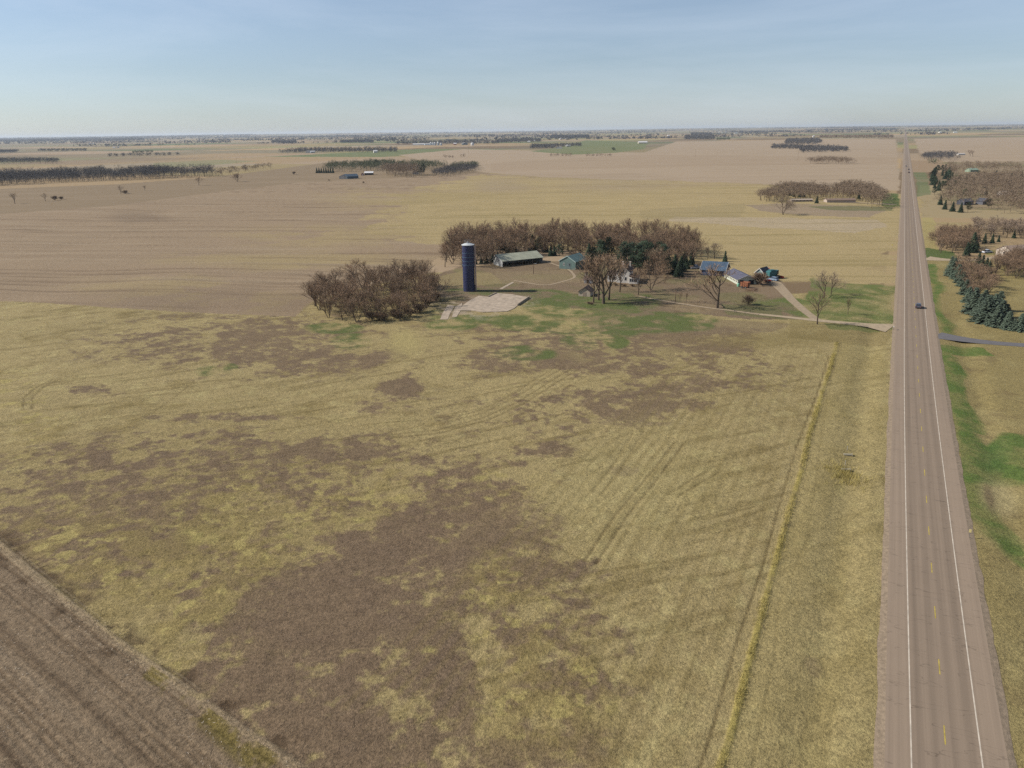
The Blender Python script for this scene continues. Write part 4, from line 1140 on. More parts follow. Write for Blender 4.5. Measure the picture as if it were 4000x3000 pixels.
# --- distant farms
PB = mat('pale_blue_siding', alb(160, 178, 190), .7); SV = mat('silver_roof', alb(214, 216, 220), .4)
far_list = [
 (1194, 597, 14, 12, 5, 9, WHITE, 'pale barn with a blue grey annex at the far left farm', 'barn'),
 (1214, 597, 14, 10, 4, 6, PB, 'blue grey annex beside the pale far left barn', 'barn'),
 (1460, 597, 12, 10, 5, 8, WHITE, 'small white barn in the far wood behind the middle farmstead', 'barn'),
 (1612, 567, 55, 16, 4, 7, WHITE, 'long white poultry barn at the horizon farm with silos', 'barn'),
 (1660, 567, 34, 14, 4, 7, PB, 'pale blue barn between the long white barn and the silver bins', 'barn'),
 (1772, 566, 14, 12, 5, 9, mat('far_barn_red', alb(170, 90, 84), .8), 'small reddish barn right of the silver bins', 'barn'),
 (1806, 566, 26, 16, 6, 10, mat('teal_far_wall', alb(96, 122, 134), .7), 'teal grey barn between the silver bins and the white dome', 'barn'),
 (2060, 556, 16, 12, 4, 7, WHITE, 'white house at the left of the tree row above the green field', 'house'),
 (2078, 553, 16, 12, 4, 8, WHITE, 'second white house right of the first in the tree row above the green field', 'house'),
 (2152, 575, 14, 10, 4, 7, WHITE, 'leftmost white house of the farm on the green field', 'house'),
 (2172, 581, 20, 12, 4, 7, WHITE, 'lower white shed in front of the farm on the green field', 'shed'),
 (2212, 573, 16, 12, 4, 7, WHITE, 'rightmost white shed of the farm on the green field', 'shed'),
 (2187, 545, 20, 14, 5, 9, WHITE, 'white barn by the purple grey wood left of a smaller white shed', 'barn'),
 (2208, 545, 12, 10, 4, 7, WHITE, 'smaller white shed right of the white barn by the purple grey wood', 'shed'),
 (2316, 530, 20, 14, 5, 9, WHITE, 'lone white house near the horizon above the green field', 'house'),
 (2494, 561, 38, 22, 5, 9, mat('cream_wall', alb(226, 210, 188), .7), 'large cream barn alone at the right end of the green field', 'barn'),
 (2608, 532, 20, 14, 5, 9, WHITE, 'white barn on the brown ridge near the horizon', 'barn'),
 (2806, 518, 22, 18, 6, 10, WHITE, 'first white barn of the horizon row right of the round wood', 'barn'),
 (2820, 518, 22, 18, 6, 10, WHITE, 'second white barn of the horizon row right of the round wood', 'barn'),
 (2835, 518, 26, 18, 6, 10, WHITE, 'third white barn of the horizon row right of the round wood', 'barn'),
 (2869, 522, 34, 18, 5, 8, WHITE, 'wide white barn ending the horizon row', 'barn'),
 (3176, 537, 10, 8, 8, 11, WHITE, 'tall white house in the upper far grove left of the highway', 'house'),
 (3188, 556, 14, 10, 4, 7, WHITE, 'low white shed at the right edge of the upper far grove', 'shed'),
 (345, 563, 16, 12, 5, 9, WHITE, 'brightest white barn on the left skyline', 'barn'),
 (357, 562, 22, 12, 4, 7, WHITE, 'wide white shed right of the brightest barn on the left skyline', 'shed'),
 (440, 579, 14, 10, 4, 6, WHITE, 'small pale shed at the end of the far tree line on the left', 'shed'),
 (456, 578, 10, 10, 4, 7, WHITE, 'second small pale shed at the end of the far tree line on the left', 'shed'),
 (1590, 534, 26, 16, 5, 9, WHITE, 'white barn on the skyline right of the purple wood', 'barn'),
 (3670, 519, 22, 14, 5, 9, WHITE, 'white barn close to the highway on the horizon', 'barn'),
 (3725, 519, 26, 14, 4, 8, WHITE, 'white shed right of the barn on the horizon beyond the highway', 'shed'),
 (2185, 532, 18, 14, 5, 9, WHITE, 'pale barn on the skyline above the wood with two white buildings', 'barn'),
]
FARW = mat('far_white_tin', alb(228, 226, 222), .6)
for (px, py, L, D, e, r_, wm, lab, cat) in far_list:
    building('far_' + cat if cat != 'house' else 'far_house', lab, cat, px, py, .1 + .3 * math.sin(px), L, D, e, r_, wm, (SV if cat != 'house' else GREYROOF) if px % 2 else FARW, axis='x' if px % 3 else 'y', over=.3)
for i, (px, py, h) in enumerate(((1683, 567, 14), (1691, 567, 12), (1699, 568, 14), (1711, 568, 16), (1723, 568, 12))):
    x, y = G(px, py)
    t = thing('grain_bin', 'silver grain bin in the row right of the long white barn', 'grain bin', (x, y, 0), 0, 'silver grain bins at the horizon farm')
    R = 5
    MB().lathe([(R, -.3), (R, h * .72)], 16).obj('body', mat('silver_bin', alb(176, 186, 194), .4, metal=.3), t)
    MB().lathe([(R + .2, h * .72), (R * .5, h * .9), (.5, h)], 16).obj('roof', FARW, t)
x, y = G(1845, 568); t = thing('dome', 'white domed storage tank at the horizon farm', 'storage tank', (x, y, 0))
MB().lathe([(7, -.3), (7, 6)], 20).obj('body', FARW, t); MB().lathe([(7.02, 6), (6.5, 8.5), (5, 10.6), (3, 11.8), (.4, 12.4)], 20).obj('roof', FARW, t)
x, y = G(2495, 505)
# ------------------------------------------------------------------ trees
BARK = mat('grey_brown_bark', (0.0966, 0.0697, 0.047), .95, .3, 2)
TWIG = mat('brown_twigs', (.245, .160, .098), .95)
TWIG2 = mat('pale_brown_twigs', (0.2772, 0.2058, 0.147), .95)
TWIGG = mat('twigs_with_first_leaves', (0.1092, 0.1134, 0.0588), .9)
BARKD = mat('dark_grey_bark', (0.0588, 0.0521, 0.0487), .95)
TWIGD = mat('dark_grey_twigs', (0.0798, 0.0739, 0.0714), .95)
NEEDLE = mat('spruce_needles', (0.0756, 0.0991, 0.0655), .9, .35, 1.2)
NEEDLD = mat('dark_pine_needles', (0.0353, 0.0554, 0.0286), .9, .35, 1.2)

for m_ in (TWIG, TWIG2, TWIGG, NEEDLE, NEEDLD): vary(m_)

def make_bare(seed, H=10.0, stems=1, spread=.9, lev=5, up=.35, twigs=1.0, low=.15, wr=.030):
    R = random.Random(seed)
    tr = MB(); V = []; F_ = []
    def tube(p0, p1, r0, r1, n, tgt=None):
        if tgt is not None: tgt.tube(p0, p1, r0, r1, n, cap=False); return
    def rib(p0, p1, w):
        d = (p1 - p0); s_ = Vector((R.uniform(-1, 1), R.uniform(-1, 1), R.uniform(-1, 1))); c = d.cross(s_)
        if c.length < 1e-6: return
        c = c.normalized() * w / 2
        o = len(V); V.extend([p0 - c, p0 + c, p1 + c * .35, p1 - c * .35]); F_.append((o, o + 1, o + 2, o + 3))
    def prism(p0, p1, r0, r1):
        d = (p1 - p0); a = d.orthogonal().normalized(); b = d.normalized().cross(a)
        o = len(V)
        for p, r in ((p0, r0), (p1, r1)):
            for k in range(3):
                t = k * 2.0944; V.append(p + a * (r * math.cos(t)) + b * (r * math.sin(t)))
        for k in range(3): F_.append((o + k, o + (k + 1) % 3, o + 3 + (k + 1) % 3, o + 3 + k))
    kids = {0: 7, 1: 6, 2: 5, 3: 4}
    def grow(p, d, L, r, level):
        n = 4 if level <= 1 else 3 if level == 2 else 2
        pts = [p]; 
        for i in range(n):
            j = .16 if level else .07
            d = (d + Vector((R.uniform(-j, j), R.uniform(-j, j), R.uniform(-j, j) + .045 * up * (level + 1)))).normalized()
            q = pts[-1] + d * (L / n)
            ra = r * (1 - .75 * i / n); rb = r * (1 - .75 * (i + 1) / n)
            if level <= 1: tr.tube(pts[-1], q, max(ra, .045), max(rb, .04), 6 if level == 0 else 5, cap=False)
            elif level == 2: tr.tube(pts[-1], q, max(ra, .028), max(rb, .02), 3, cap=False)
            else: rib(pts[-1], q, max(2 * ra, wr * 1.3 if level == 3 else wr))
            pts.append(q)
        if level >= lev - 1: return
        k = kids[level]
        if level >= 2: k = max(2, int(round(k * twigs)))
        for i in range(k):
            t = low + (1 - low) * (i + R.random() * .8) / k if level == 0 else .25 + .75 * (i + R.random() * .7) / k
            t = min(t, .999) * n; m = int(t); a = pts[m].lerp(pts[min(m + 1, n)], t - m)
            ax = d.orthogonal().normalized(); ax.rotate(Matrix.Rotation(R.uniform(0, 6.283), 3, d))
            sp = spread * R.uniform(.6, 1.15) * (1.0 if level else 1.05)
            nd = (d * math.cos(sp) + ax * math.sin(sp)); nd.z += up * .55; nd.normalize()
            f = (1 - .45 * (t / n)) if level else (1.05 - .55 * (t / n))
            grow(a, nd, L * R.uniform(.55, .8) * f if level else L * R.uniform(.75, 1.05) * f, r * (.5 if level else .42), level + 1)
    for s_ in range(stems):
        if stems == 1: d = Vector((R.uniform(-.08, .08), R.uniform(-.08, .08), 1))
        else:
            a = 6.283 * s_ / stems + R.uniform(-.4, .4); q = R.uniform(.15, .5); d = Vector((math.cos(a) * q, math.sin(a) * q, 1))
        grow(Vector((0, 0, -.25)) + Vector((d.x, d.y, 0)) * .3, d.normalized(), H * .52, H * .017 / math.sqrt(stems) * 1.15, 0)
    zmax = max(v.z for v in V); k = H / zmax
    tv = [(v[0] * k, v[1] * k, v[2] * k) for v in tr.v]; cv = [(v.x * k, v.y * k, v.z * k) for v in V]
    rad = np.percentile(np.hypot(np.array(cv)[:, 0], np.array(cv)[:, 1]), 92)
    a = mesh_from('bare_trunk', tv, tr.f, [BARK], smooth=True)
    b = mesh_from('bare_crown', cv, F_, [TWIG])
    return dict(trunk=a, crown=b, H=H, R=rad, nf=len(F_))

def make_spruce(seed, H=10.0, R0=2.4, m=NEEDLE, gaps=.1):
    R = random.Random(seed); V = []; F_ = []
    z = H * .04; L = 0
    while z < H * .985:
        u = z / H; rr = R0 * ((1 - u) ** .82) * (1 + R.uniform(-.07, .07)); n = max(4, int(6 + 15 * (1 - u)))
        for i in range(n):
            if R.random() < gaps: continue
            a = 6.283 * (i + R.random()) / n; c, s_ = math.cos(a), math.sin(a); ln = rr * R.uniform(.72, 1.12)
            st = max(2, int(ln / .42))
            for k in range(st):
                f = (k + .6) / st; x = ln * f; zz = z + .12 * ln - x * .34 + R.uniform(-.06, .06) + .1 * f * f
                w = (.16 + .26 * (1 - f)) * (.8 + .5 * (1 - u)) * R.uniform(.8, 1.25); hl = .30 * R.uniform(.8, 1.3)
                p = Vector((c * x, s_ * x, zz)); t = Vector((-s_, c, R.uniform(-.35, .35))) * w; o_ = Vector((c, s_, -.45 + R.uniform(-.3, .3))) * hl
                q = len(V); V.extend([p - t, p + t, p + t * .45 + o_, p - t * .45 + o_]); F_.append((q, q + 1, q + 2, q + 3))
                if R.random() < .55:
                    t2 = Vector((0, 0, -1)) * w * .9; q = len(V); V.extend([p - o_ * .6, p + o_ * .8, p + o_ * .7 + t2, p - o_ * .5 + t2]); F_.append((q, q + 1, q + 2, q + 3))
        z += H * .026 * R.uniform(.85, 1.15) + .03
    tr = MB(); tr.tube((0, 0, -.3), (0, 0, H * .96), H * .018, .02, 7, cap=False)
    for k in range(24):
        zz = H * (.06 + .8 * k / 24); a = R.uniform(0, 6.283); l_ = R0 * (1 - zz / H) * .8; tr.tube((0, 0, zz), (math.cos(a) * l_, math.sin(a) * l_, zz - l_ * .2), .035, .015, 4, cap=False)
    return dict(trunk=mesh_from('spruce_trunk', tr.v, tr.f, [BARK]), crown=mesh_from('spruce_crown', [tuple(v) for v in V], F_, [m]), H=H, R=R0)

def make_pine(seed, H=10.0, m=NEEDLD):
    R = random.Random(seed); V = []; F_ = []; tr = MB(); tr.tube((0, 0, -.3), (R.uniform(-.3, .3), R.uniform(-.3, .3), H * .9), H * .02, .04, 7, cap=False)
    for i in range(34):
        u = .26 + .7 * (i + R.random()) / 34; a = R.uniform(0, 6.283); rr = (2.5 * math.sin(min(1, (u - .12) * 1.25) * math.pi) ** .7 + .3) * R.uniform(.35, 1.0)
        c = Vector((math.cos(a) * rr, math.sin(a) * rr, u * H)); tr.tube((0, 0, c.z - .5), c, .05, .02, 4, cap=False)
        s0 = R.uniform(.55, 1.05)
        for k in range(62):
            p = Vector((R.gauss(0, 1), R.gauss(0, 1), R.gauss(0, .6))); p = c + p.normalized() * s0 * R.uniform(.5, 1.1) * Vector((1, 1, .7)).length / 1.6
            t = Vector((R.uniform(-1, 1), R.uniform(-1, 1), R.uniform(-.5, .8))).normalized() * R.uniform(.14, .26); b = t.orthogonal().normalized() * R.uniform(.09, .17)
            q = len(V); V.extend([p - b, p + b, p + t + b * .5, p + t - b * .5]); F_.append((q, q + 1, q + 2, q + 3))
    return dict(trunk=mesh_from('pine_trunk', tr.v, tr.f, [BARK]), crown=mesh_from('pine_crown', [tuple(v) for v in V], F_, [m]), H=H, R=2.6)

def recol(p, crown, trunk=None):
    c = p['crown'].copy(); c.materials[0] = crown; t = p['trunk']
    if trunk: t = t.copy(); t.materials[0] = trunk
    return dict(p, crown=c, trunk=t)

BARE = [make_bare(11, stems=1, spread=.85), make_bare(12, stems=2, spread=.8), make_bare(13, stems=3, spread=.75, twigs=.8), make_bare(14, stems=1, spread=1.0, low=.3),
        make_bare(15, stems=2, spread=.95, up=.25), make_bare(16, stems=1, spread=.7, up=.5)]
BUSH = [make_bare(21, H=4, stems=5, spread=.75, lev=4), make_bare(22, H=4, stems=6, spread=.85, lev=4)]
OPEN_ = [make_bare(31, stems=1, spread=.85, lev=5, twigs=.6, low=.22), make_bare(32, stems=1, spread=.7, lev=5, twigs=.55, low=.3)]
SPR = [make_spruce(41), make_spruce(42, R0=2.7), make_spruce(43, R0=2.1, gaps=.16)]
PIN = [make_pine(51), make_pine(52), make_pine(53)]
BAREG = [recol(p, TWIGG) for p in BARE[:3]]
BAREP = [recol(p, TWIG2) for p in BARE]
BARED = [recol(p, TWIGD, BARKD) for p in BARE[:4]]
SPRD = [recol(p, NEEDLD) for p in SPR]
print('bare faces', [p['nf'] for p in BARE])

TR = random.Random(99)
def plant(kind, name, px=None, py=None, xy=None, h=10, label='', cat='tree', group=None, wide=1.0, parts=True):
    p = TR.choice(kind) if isinstance(kind, list) else kind
    x, y = xy if xy is not None else G(px, py)
    z = float(TZ(x, y)); sc = h / p['H']
    t = thing(name, label, cat, (x, y, z), TR.uniform(0, 6.283), group)
    sw = sc * wide * TR.uniform(.92, 1.1)
    t.scale = (sw, sw, sc)
    link_mesh('trunk', p['trunk'], t); link_mesh('crown', p['crown'], t)
    return t

def scatter(poly, gap, seed=0, tries=4000, avoid=()):
    P = [G(a, b) for a, b in poly]; R = random.Random(seed)
    x0 = min(p[0] for p in P); x1 = max(p[0] for p in P); y0 = min(p[1] for p in P); y1 = max(p[1] for p in P)
    out = []
    def ins(x, y):
        c = False
        for i in range(len(P)):
            (ax, ay), (bx, by) = P[i], P[(i + 1) % len(P)]
            if (ay > y) != (by > y) and x < (bx - ax) * (y - ay) / (by - ay) + ax: c = not c
        return c
    for _ in range(tries):
        x = R.uniform(x0, x1); y = R.uniform(y0, y1)
        if not ins(x, y): continue
        if any((x - a) ** 2 + (y - b) ** 2 < gap * gap for a, b in out): continue
        if any((x - a) ** 2 + (y - b) ** 2 < r * r for a, b, r in avoid): continue
        out.append((x, y))
    return out
def grove(kind, name, poly, gap, h0, h1, label, group, seed=0, wide=1.0, cat='tree', avoid=(), hf=None):
    pts = scatter(poly, gap, seed, avoid=avoid)
    for (x, y) in pts:
        h = TR.uniform(h0, h1) if hf is None else hf(x, y) * TR.uniform(.74, 1.14)
        plant(kind, name, xy=(x, y), h=h, label=label, group=group, wide=wide, cat=cat)
    return len(pts)
cnt = {}
LATER = []
# sheds to keep clear
def G3(px, py, r): x, y = G(px, py); return (x, y, r)
cnt['left'] = grove([BARE[1], BARE[2], BARE[4], BARE[1], BARE[0]], 'bare_tree', [(1205,1205),(1260,1238),(1400,1262),(1530,1262),(1620,1235),(1700,1180),(1715,1135),(1600,1118),(1440,1122),(1330,1150),(1240,1165)], 5.9, 8.5, 11, 'leafless brown tree in the dense grove left of the blue silo', 'bare trees in the grove left of the silo', 1, 1.15,
      hf=lambda x, y: 8.7 + 3.2 * min(1, max(0, (y - 262) / 60)))
cnt['wind'] = grove(BARE, 'bare_tree', [(1728,1045),(1830,1046),(1935,1030),(2060,992),(2180,992),(2290,1012),(2400,1030),(2450,1045),(2560,1085),(2650,1078),(2720,1020),(2728,985),(2560,955),(2350,945),(2100,940),(1900,945),(1770,975)], 5.9, 9.5, 15.5, 'leafless tree in the long windbreak behind the sheds', 'bare trees of the windbreak', 2, 1.0,
      avoid=(G3(2225,1030,9), G3(2040,1012,8), G3(2100,1005,8), G3(1965,1022,7), G3(2440,1080,13), G3(2620,1080,5), G3(2780,1050,12), G3(2345,1020,11), G3(2375,1040,12), G3(2450,1050,11), G3(2500,1050,11), G3(2550,1055,11), G3(2585,1040,10)))
for i, (px, py, yt) in enumerate(((2345,1010,935),(2372,1003,925),(2352,995,940),(2435,1022,940),(2462,1030,945),(2490,1040,950),(2510,1025,938),(2475,1008,942),(2448,1050,965),(2530,1035,945),(2572,1010,940),(2585,1025,950),(2560,1000,945),(2500,1052,985),(2552,1050,975))):
    py += 18; yt += 8
    plant(PIN, 'pine_tree', px, py, h=HT(px, py, yt) * 1.08, label='dark green pine rising behind the farmhouse in the windbreak', group='pines behind the farmhouse', wide=1.25)
for i, (px, py, h) in enumerate(((1960,975,9),(2080,980,9),(1880,1030,3.5),(1900,1028,4),(1925,1024,4.5),(1860,1032,3),(2150,1000,5),(2660,1060,7),(2680,1050,6),(2650,1080,7))):
    plant(SPRD, 'cedar', px, py, h=h, label='dark cedar under the bare windbreak trees', group='cedars under the windbreak', wide=1.4)
for i, (px, py) in enumerate(((1560,1248),(1600,1236),(1500,1255),(1640,1220),(1670,1196),(1450,1250),(1480,1252),(1700,1176),(1540,1240),(1660,1180),(1580,1220))):
    plant(BUSH, 'understory_bush', px, py, h=3.5, label='leafless bush at the shaded foot of the grove left of the silo', group='bushes at the foot of the left grove', wide=1.3, cat='bush')
# yard trees
yard = ((3905,1012,965,BARE,'low bare tree at the left end of the screen of trees before the white house',1.0), (3945,1030,975,BARE,'low bare tree in the middle of the screen of trees before the white house',1.1), (3978,1034,978,BARE,'low bare tree at the right end of the screen of trees before the white house',1.1), (3925,1016,955,OPEN_,'bare tree in front of the left corner of the white house right of the highway',.8), (3962,1020,950,OPEN_,'bare tree before the door of the white house right of the highway',.8), (3992,1022,950,BAREP,'pale bare tree at the edge of the photo before the white house',.9), (2358,1186,985,[BARE[5]],'tall many-stemmed tree in front of the farmhouse',1.15), (2338,1172,1000,[BARE[5]],'bare tree just left of the tall yard tree',.9), (2378,1170,990,OPEN_,'bare tree just right of the tall yard tree',.9),
        (2318,1182,1030,[BARE[3]],'leaning bare tree between the tan shed and the tall yard tree',.8), (2420,1140,1010,OPEN_,'bare tree standing before the white gable of the farmhouse',.8), (2494,1152,1050,[BARE[5]],'bare tree on the green lawn right of the farmhouse porch',.7),
        (2541,1134,1012,BARE,'bare round-topped tree on the lawn right of the farmhouse',.9), (2801,1204,1022,[BARE[0]],'big round bare tree in front of the blue barn',1.15), (2966,1111,1060,BUSH,'small bare tree between the slate roofed shed and the wagon',1.2),
        (3192,1266,1130,OPEN_,'pale bare tree at the fork of the farm driveway',.9), (3218,1164,1052,BAREP,'tall pale bare tree on the lawn behind the driveway fork',.9), (3246,1150,1060,BAREP,'pale bare tree just right of the tall one behind the driveway fork',.8),
        (3312,1228,1160,OPEN_,'thin small bare tree on the green lawn near the highway',.7), (2923,1190,1150,BUSH,'thin sapling on the brown grass right of the big round tree',.9), (2681,1182,1140,OPEN_,'slender sapling beside the farm path',.6), (2655,1178,1138,OPEN_,'slender sapling left of another beside the farm path',.55),
        (2790,1012,948,BAREP,'pale bare tree behind the blue barn',1.1), (2765,1010,960,BAREP,'smaller pale bare tree left of another behind the blue barn',1.0),
        (3058,837,758,BAREP,'lone bare tree in front of the far grove',.9))
for (px, py, yt, kd, lab, wd) in yard:
    plant(kd, 'bare_tree', px, py, h=HT(px, py, yt), label=lab, wide=wd * 1.15)
plant(SPRD, 'spruce_tree', 2832, 1022, h=HT(2832, 1022, 978), label='small dark spruce at the right end of the blue barn', wide=1.2)
for i, (px, py, h) in enumerate(((2300,1188,1.0),(2312,1192,1.2),(2425,1118,1.4),(2440,1120,1.2),(2470,1120,1.4),(2495,1118,1.3),(2405,1116,1.2))):
    plant(BUSH, 'garden_shrub', px, py, h=h, label='low leafless shrub by the farmhouse', group='shrubs by the farmhouse', wide=1.4, cat='shrub')
# far grove left of the highway (650 m)
g2 = 'bare trees of the far grove left of the highway'
LATER.append(lambda: wood('grove', 'leafless brown trees in the left half of the far grove beside the highway', [[(2952,786),(3010,765),(3060,748),(3160,745),(3225,755),(3230,782),(3150,783),(3090,787),(3000,790)]], 6.5, 9, 12, WB, 3, real=True, wide=1.35, keep=.85))
LATER.append(lambda: wood('grove', 'leafless brown trees in the right half of the far grove beside the highway', [[(3240,775),(3270,750),(3340,745),(3400,752),(3440,775),(3452,812),(3400,815),(3380,790),(3300,783),(3245,785)]], 6.5, 10, 13, WB, 4, real=True, wide=1.35, keep=.85))
for px, py in ((3085,765),(3100,768),(3125,770),(3140,768),(3355,775),(3190,795)):
    plant(SPRD, 'cedar', px, py, h=6, label='small dark cedar inside the far grove beside the highway', group='cedars in the far grove', wide=1.3)
# right of the highway
cnt['r1'] = grove(BARE, 'bare_tree', [(3660,985),(3690,992),(3780,985),(3800,960),(3790,925),(3700,915),(3660,940)], 5.2, 7, 9, 'leafless tree in the brown thicket at the corner of the gravel drive', 'bare thicket by the gravel drive', 5, 1.3)
cnt['r1b'] = grove(BAREP, 'bare_tree', [(3800,925),(4040,935),(4060,900),(3800,895)], 6.5, 7, 9.5, 'pale leafless tree behind the spruces and the white house', 'pale bare trees behind the white house', 6, 1.3)
cnt['r2'] = grove(BARE, 'bare_tree', [(3880,1075),(3930,1085),(4060,1095),(4060,1030),(3960,1020),(3900,1035)], 4.4, 6, 8, 'leafless tree in the hedge below the white house', 'bare hedge trees below the white house', 7, 1.3)
for px, py, yt in ((3798,985,905),(3820,940,905),(3845,950,910),(3875,950,912),(3900,945,918),(3810,970,925),(3775,1000,945),(3960,930,900)):
    plant(SPRD, 'spruce_tree', px, py, h=HT(px, py, yt), label='dark spruce above the gravel drive right of the highway', group='spruces above the gravel drive', wide=1.3)
cedar_spots = ((1990,990,7),(2010,985,6),(2105,985,8),(2130,985,7),(2165,998,5),(2185,1000,6),(2300,1020,9),(2315,1030,8),(2590,1060,9),(2610,1072,8),(2635,1070,9),(2670,1048,8),(2700,1035,7),(1945,1020,5),(1975,1008,6))
for px, py, h in cedar_spots:
    plant(PIN + SPRD, 'cedar', px, py, h=h, label='dark evergreen mixed into the foot of the windbreak', group='evergreens at the foot of the windbreak', wide=1.3)
row = ((3712,1068,1000),(3760,1118,1060),(3748,1105,1050),(3772,1150,1090),(3862,1225,1150),(3840,1210,1130),(3925,1262,1185),(3890,1275,1190),(3722,1078,1005),(3742,1090,1030),(3800,1222,1120),(3782,1180,1118),(3848,1258,1150),(3825,1232,1145),(3878,1240,1145),(3905,1262,1170),(3900,1215,1135),(3935,1285,1215),(3985,1292,1222),(3960,1290,1245))
for i, (px, py, yt) in enumerate(row):
    plant(SPR, 'spruce_tree', px, py, h=HT(px, py, yt), label='blue green spruce in the curved row right of the highway', group='spruces in the curved row', wide=2.0 if i < 17 else 2.2)
cnt['r3'] = grove(BARE, 'bare_tree', [(3760,1105),(3790,1165),(3850,1160),(3885,1140),(3860,1095),(3800,1060),(3760,1045),(3745,1060)], 4.2, 5.5, 7.5, 'leafless tree between the spruces of the curved row', 'bare trees between the row spruces', 8, 1.3)
for px, py in ((3820,1040),(3835,1050),(3850,1062),(3860,1075)):
    plant(SPRD, 'spruce_tree', px, py, h=6.5, label='dark spruce at the left end of the hedge below the white house', group='dark spruces at the hedge end', wide=1.3)
LATER.append(lambda: wood('grove', 'leafless brown trees in the large grove right of the highway', [[(3690,815),(3700,740),(3740,720),(3900,700),(4060,690),(4060,840),(3900,838),(3860,815),(3760,812)]], 10.5, 9, 13, WB, 9, real=True, wide=1.5, keep=.85, avoid=(G3(3775,805,13), G3(3850,805,13), G3(3915,768,12), G3(3790,675,14))))
LATER.append(lambda: wood('grove', 'leafless brown trees on the back edge of the right hand grove', [[(3700,690),(3760,680),(3900,672),(4050,680),(4050,668),(3850,652),(3700,655)]], 14, 9, 12, WB, 10, real=True, wide=1.4, keep=.85, avoid=(G3(3790,675,16),)))
cnt['r6'] = grove(PIN + SPRD, 'pine_tree', [(3632,722),(3640,690),(3660,672),(3690,668),(3730,690),(3735,715),(3700,728),(3680,738)], 14, 7, 10.5, 'dark green pine at the left end of the right hand grove', 'pines at the left end of the right hand grove', 11, 1.4)
for px, py in ((3650,760),(3672,800),(3690,818),(3720,826),(3752,830),(3780,828),(3768,770),(3850,762),(3938,745),(3890,690),(3730,735),(3760,740),(3862,815),(4030,700),(3710,752),(3745,715),(3775,705),(3800,722),(3690,735),(3820,690),(3870,718),(3700,700),(3650,735),(3845,735),(3668,745),(3990,690),(3950,700)):
    plant(PIN + SPRD, 'pine_tree', px, py, h=7.5, label='small dark evergreen scattered in the right hand grove', group='scattered evergreens of the right hand grove', wide=1.3)
LATER.append(lambda: wood('grove', 'dark grey leafless trees in the small wood right of the distant highway', [[(3608,625),(3640,628),(3730,628),(3722,610),(3650,608),(3610,612)]], 13, 9, 13, WD, 12, real=True, wide=1.5, keep=.85))
for px, py in ((3790,610),(3800,612)):
    plant(BAREP, 'bare_tree', px, py, h=13, label='pale bare tree beside the long narrow white shed', group='two bare trees by the long white shed', wide=1.3)
LATER.append(lambda: wood('grove', 'leafless brown trees in the small oval grove in the bare field', [[(3160,640),(3200,641),(3310,643),(3325,640),(3290,632),(3200,630)]], 13, 9, 12, WB, 13, real=True, wide=1.8, keep=.85))
# middle farmstead (about 1 km)
LATER.append(lambda: wood('grove', 'trees with first pale green leaves at the middle farmstead', [[(1280,672),(1400,672),(1520,664),(1640,665),(1700,668),(1740,662),(1640,650),(1460,650),(1290,655)]], 13, 12, 17, WG, 14, real=True, wide=1.3, keep=.85, avoid=(G3(1440,680,14),)))
LATER.append(lambda: wood('grove', 'brown leafless trees in front of the middle farmstead', [[(1510,690),(1560,694),(1620,693),(1640,684),(1600,675),(1510,675)]], 10, 14, 19, WB, 15, real=True, wide=1.3, keep=.85, avoid=(G3(1617,679,10),)))
LATER.append(lambda: wood('grove', 'dark leafless trees in the right arm of the middle farmstead grove', [[(1690,692),(1760,690),(1860,668),(1850,655),(1760,662),(1700,684)]], 9.5, 8, 12, WD, 16, real=True, wide=1.4, keep=.85))
LATER.append(lambda: wood('grove', 'green budding trees behind the right arm of the middle farmstead grove', [[(1760,672),(1860,660),(1850,645),(1770,652)]], 12, 9, 12, WG, 17, real=True, wide=1.4, keep=.85))
for px, py in [(1238 + 9 * i, 676) for i in range(8)]:
    plant(SPRD, 'cedar', px, py, h=9, label='dark cedar in the row left of the middle farmstead', group='cedar row left of the middle farmstead', wide=1.2)
for px, py, h in ((1470,655,15),(1478,656,14),(1648,685,16),(1656,684,17),(1638,682,15)):
    plant(PIN, 'pine_tree', px, py, h=h, label='tall dark pine at the middle farmstead', group='tall dark pines at the middle farmstead', wide=1.0)
# lone trees and bushes on the field line at the left
for px, py, yt, lab, kd in ((58,796,750,'largest bare tree on the field line at the far left',OPEN_),(178,786,752,'bare tree second from the far left on the field line',OPEN_),(215,782,762,'small bare tree right of the second one on the field line',BUSH),(240,780,765,'lowest bare bush on the field line at the left',BUSH),
                            (472,756,722,'bare tree rising from a low bush on the field line',OPEN_),(490,757,742,'low dark bush on the field line',BUSH),(566,745,722,'tiny lone bare tree right of the low dark bush',OPEN_),(777,724,690,'bare tree below the right end of the long wood',BARE),(928,710,672,'bare tree left of the thin row of trees',BARE),
                            (1148,682,668,'small bush left of the cedar row',BUSH),(1285,706,700,'dark low bush in front of the pale barn',BUSH),(1420,716,708,'dark low bush below the white roofed shed',BUSH)):
    plant(kd, 'bare_tree' if kd is not BUSH else 'field_bush', px, py, h=max(2.0, HT(px, py, yt)), label=lab, wide=1.2, cat='tree' if kd is not BUSH else 'bush')
LATER.append(lambda: wood('grove', 'leafless brown trees in the thin row right of the long wood', [[(850,690),(905,684),(960,673),(1060,660),(1055,652),(950,662),(860,676)]], 17, 8, 11, WB, 18, real=True, wide=1.2, keep=.85))
print('trees', cnt, sum(cnt.values()))

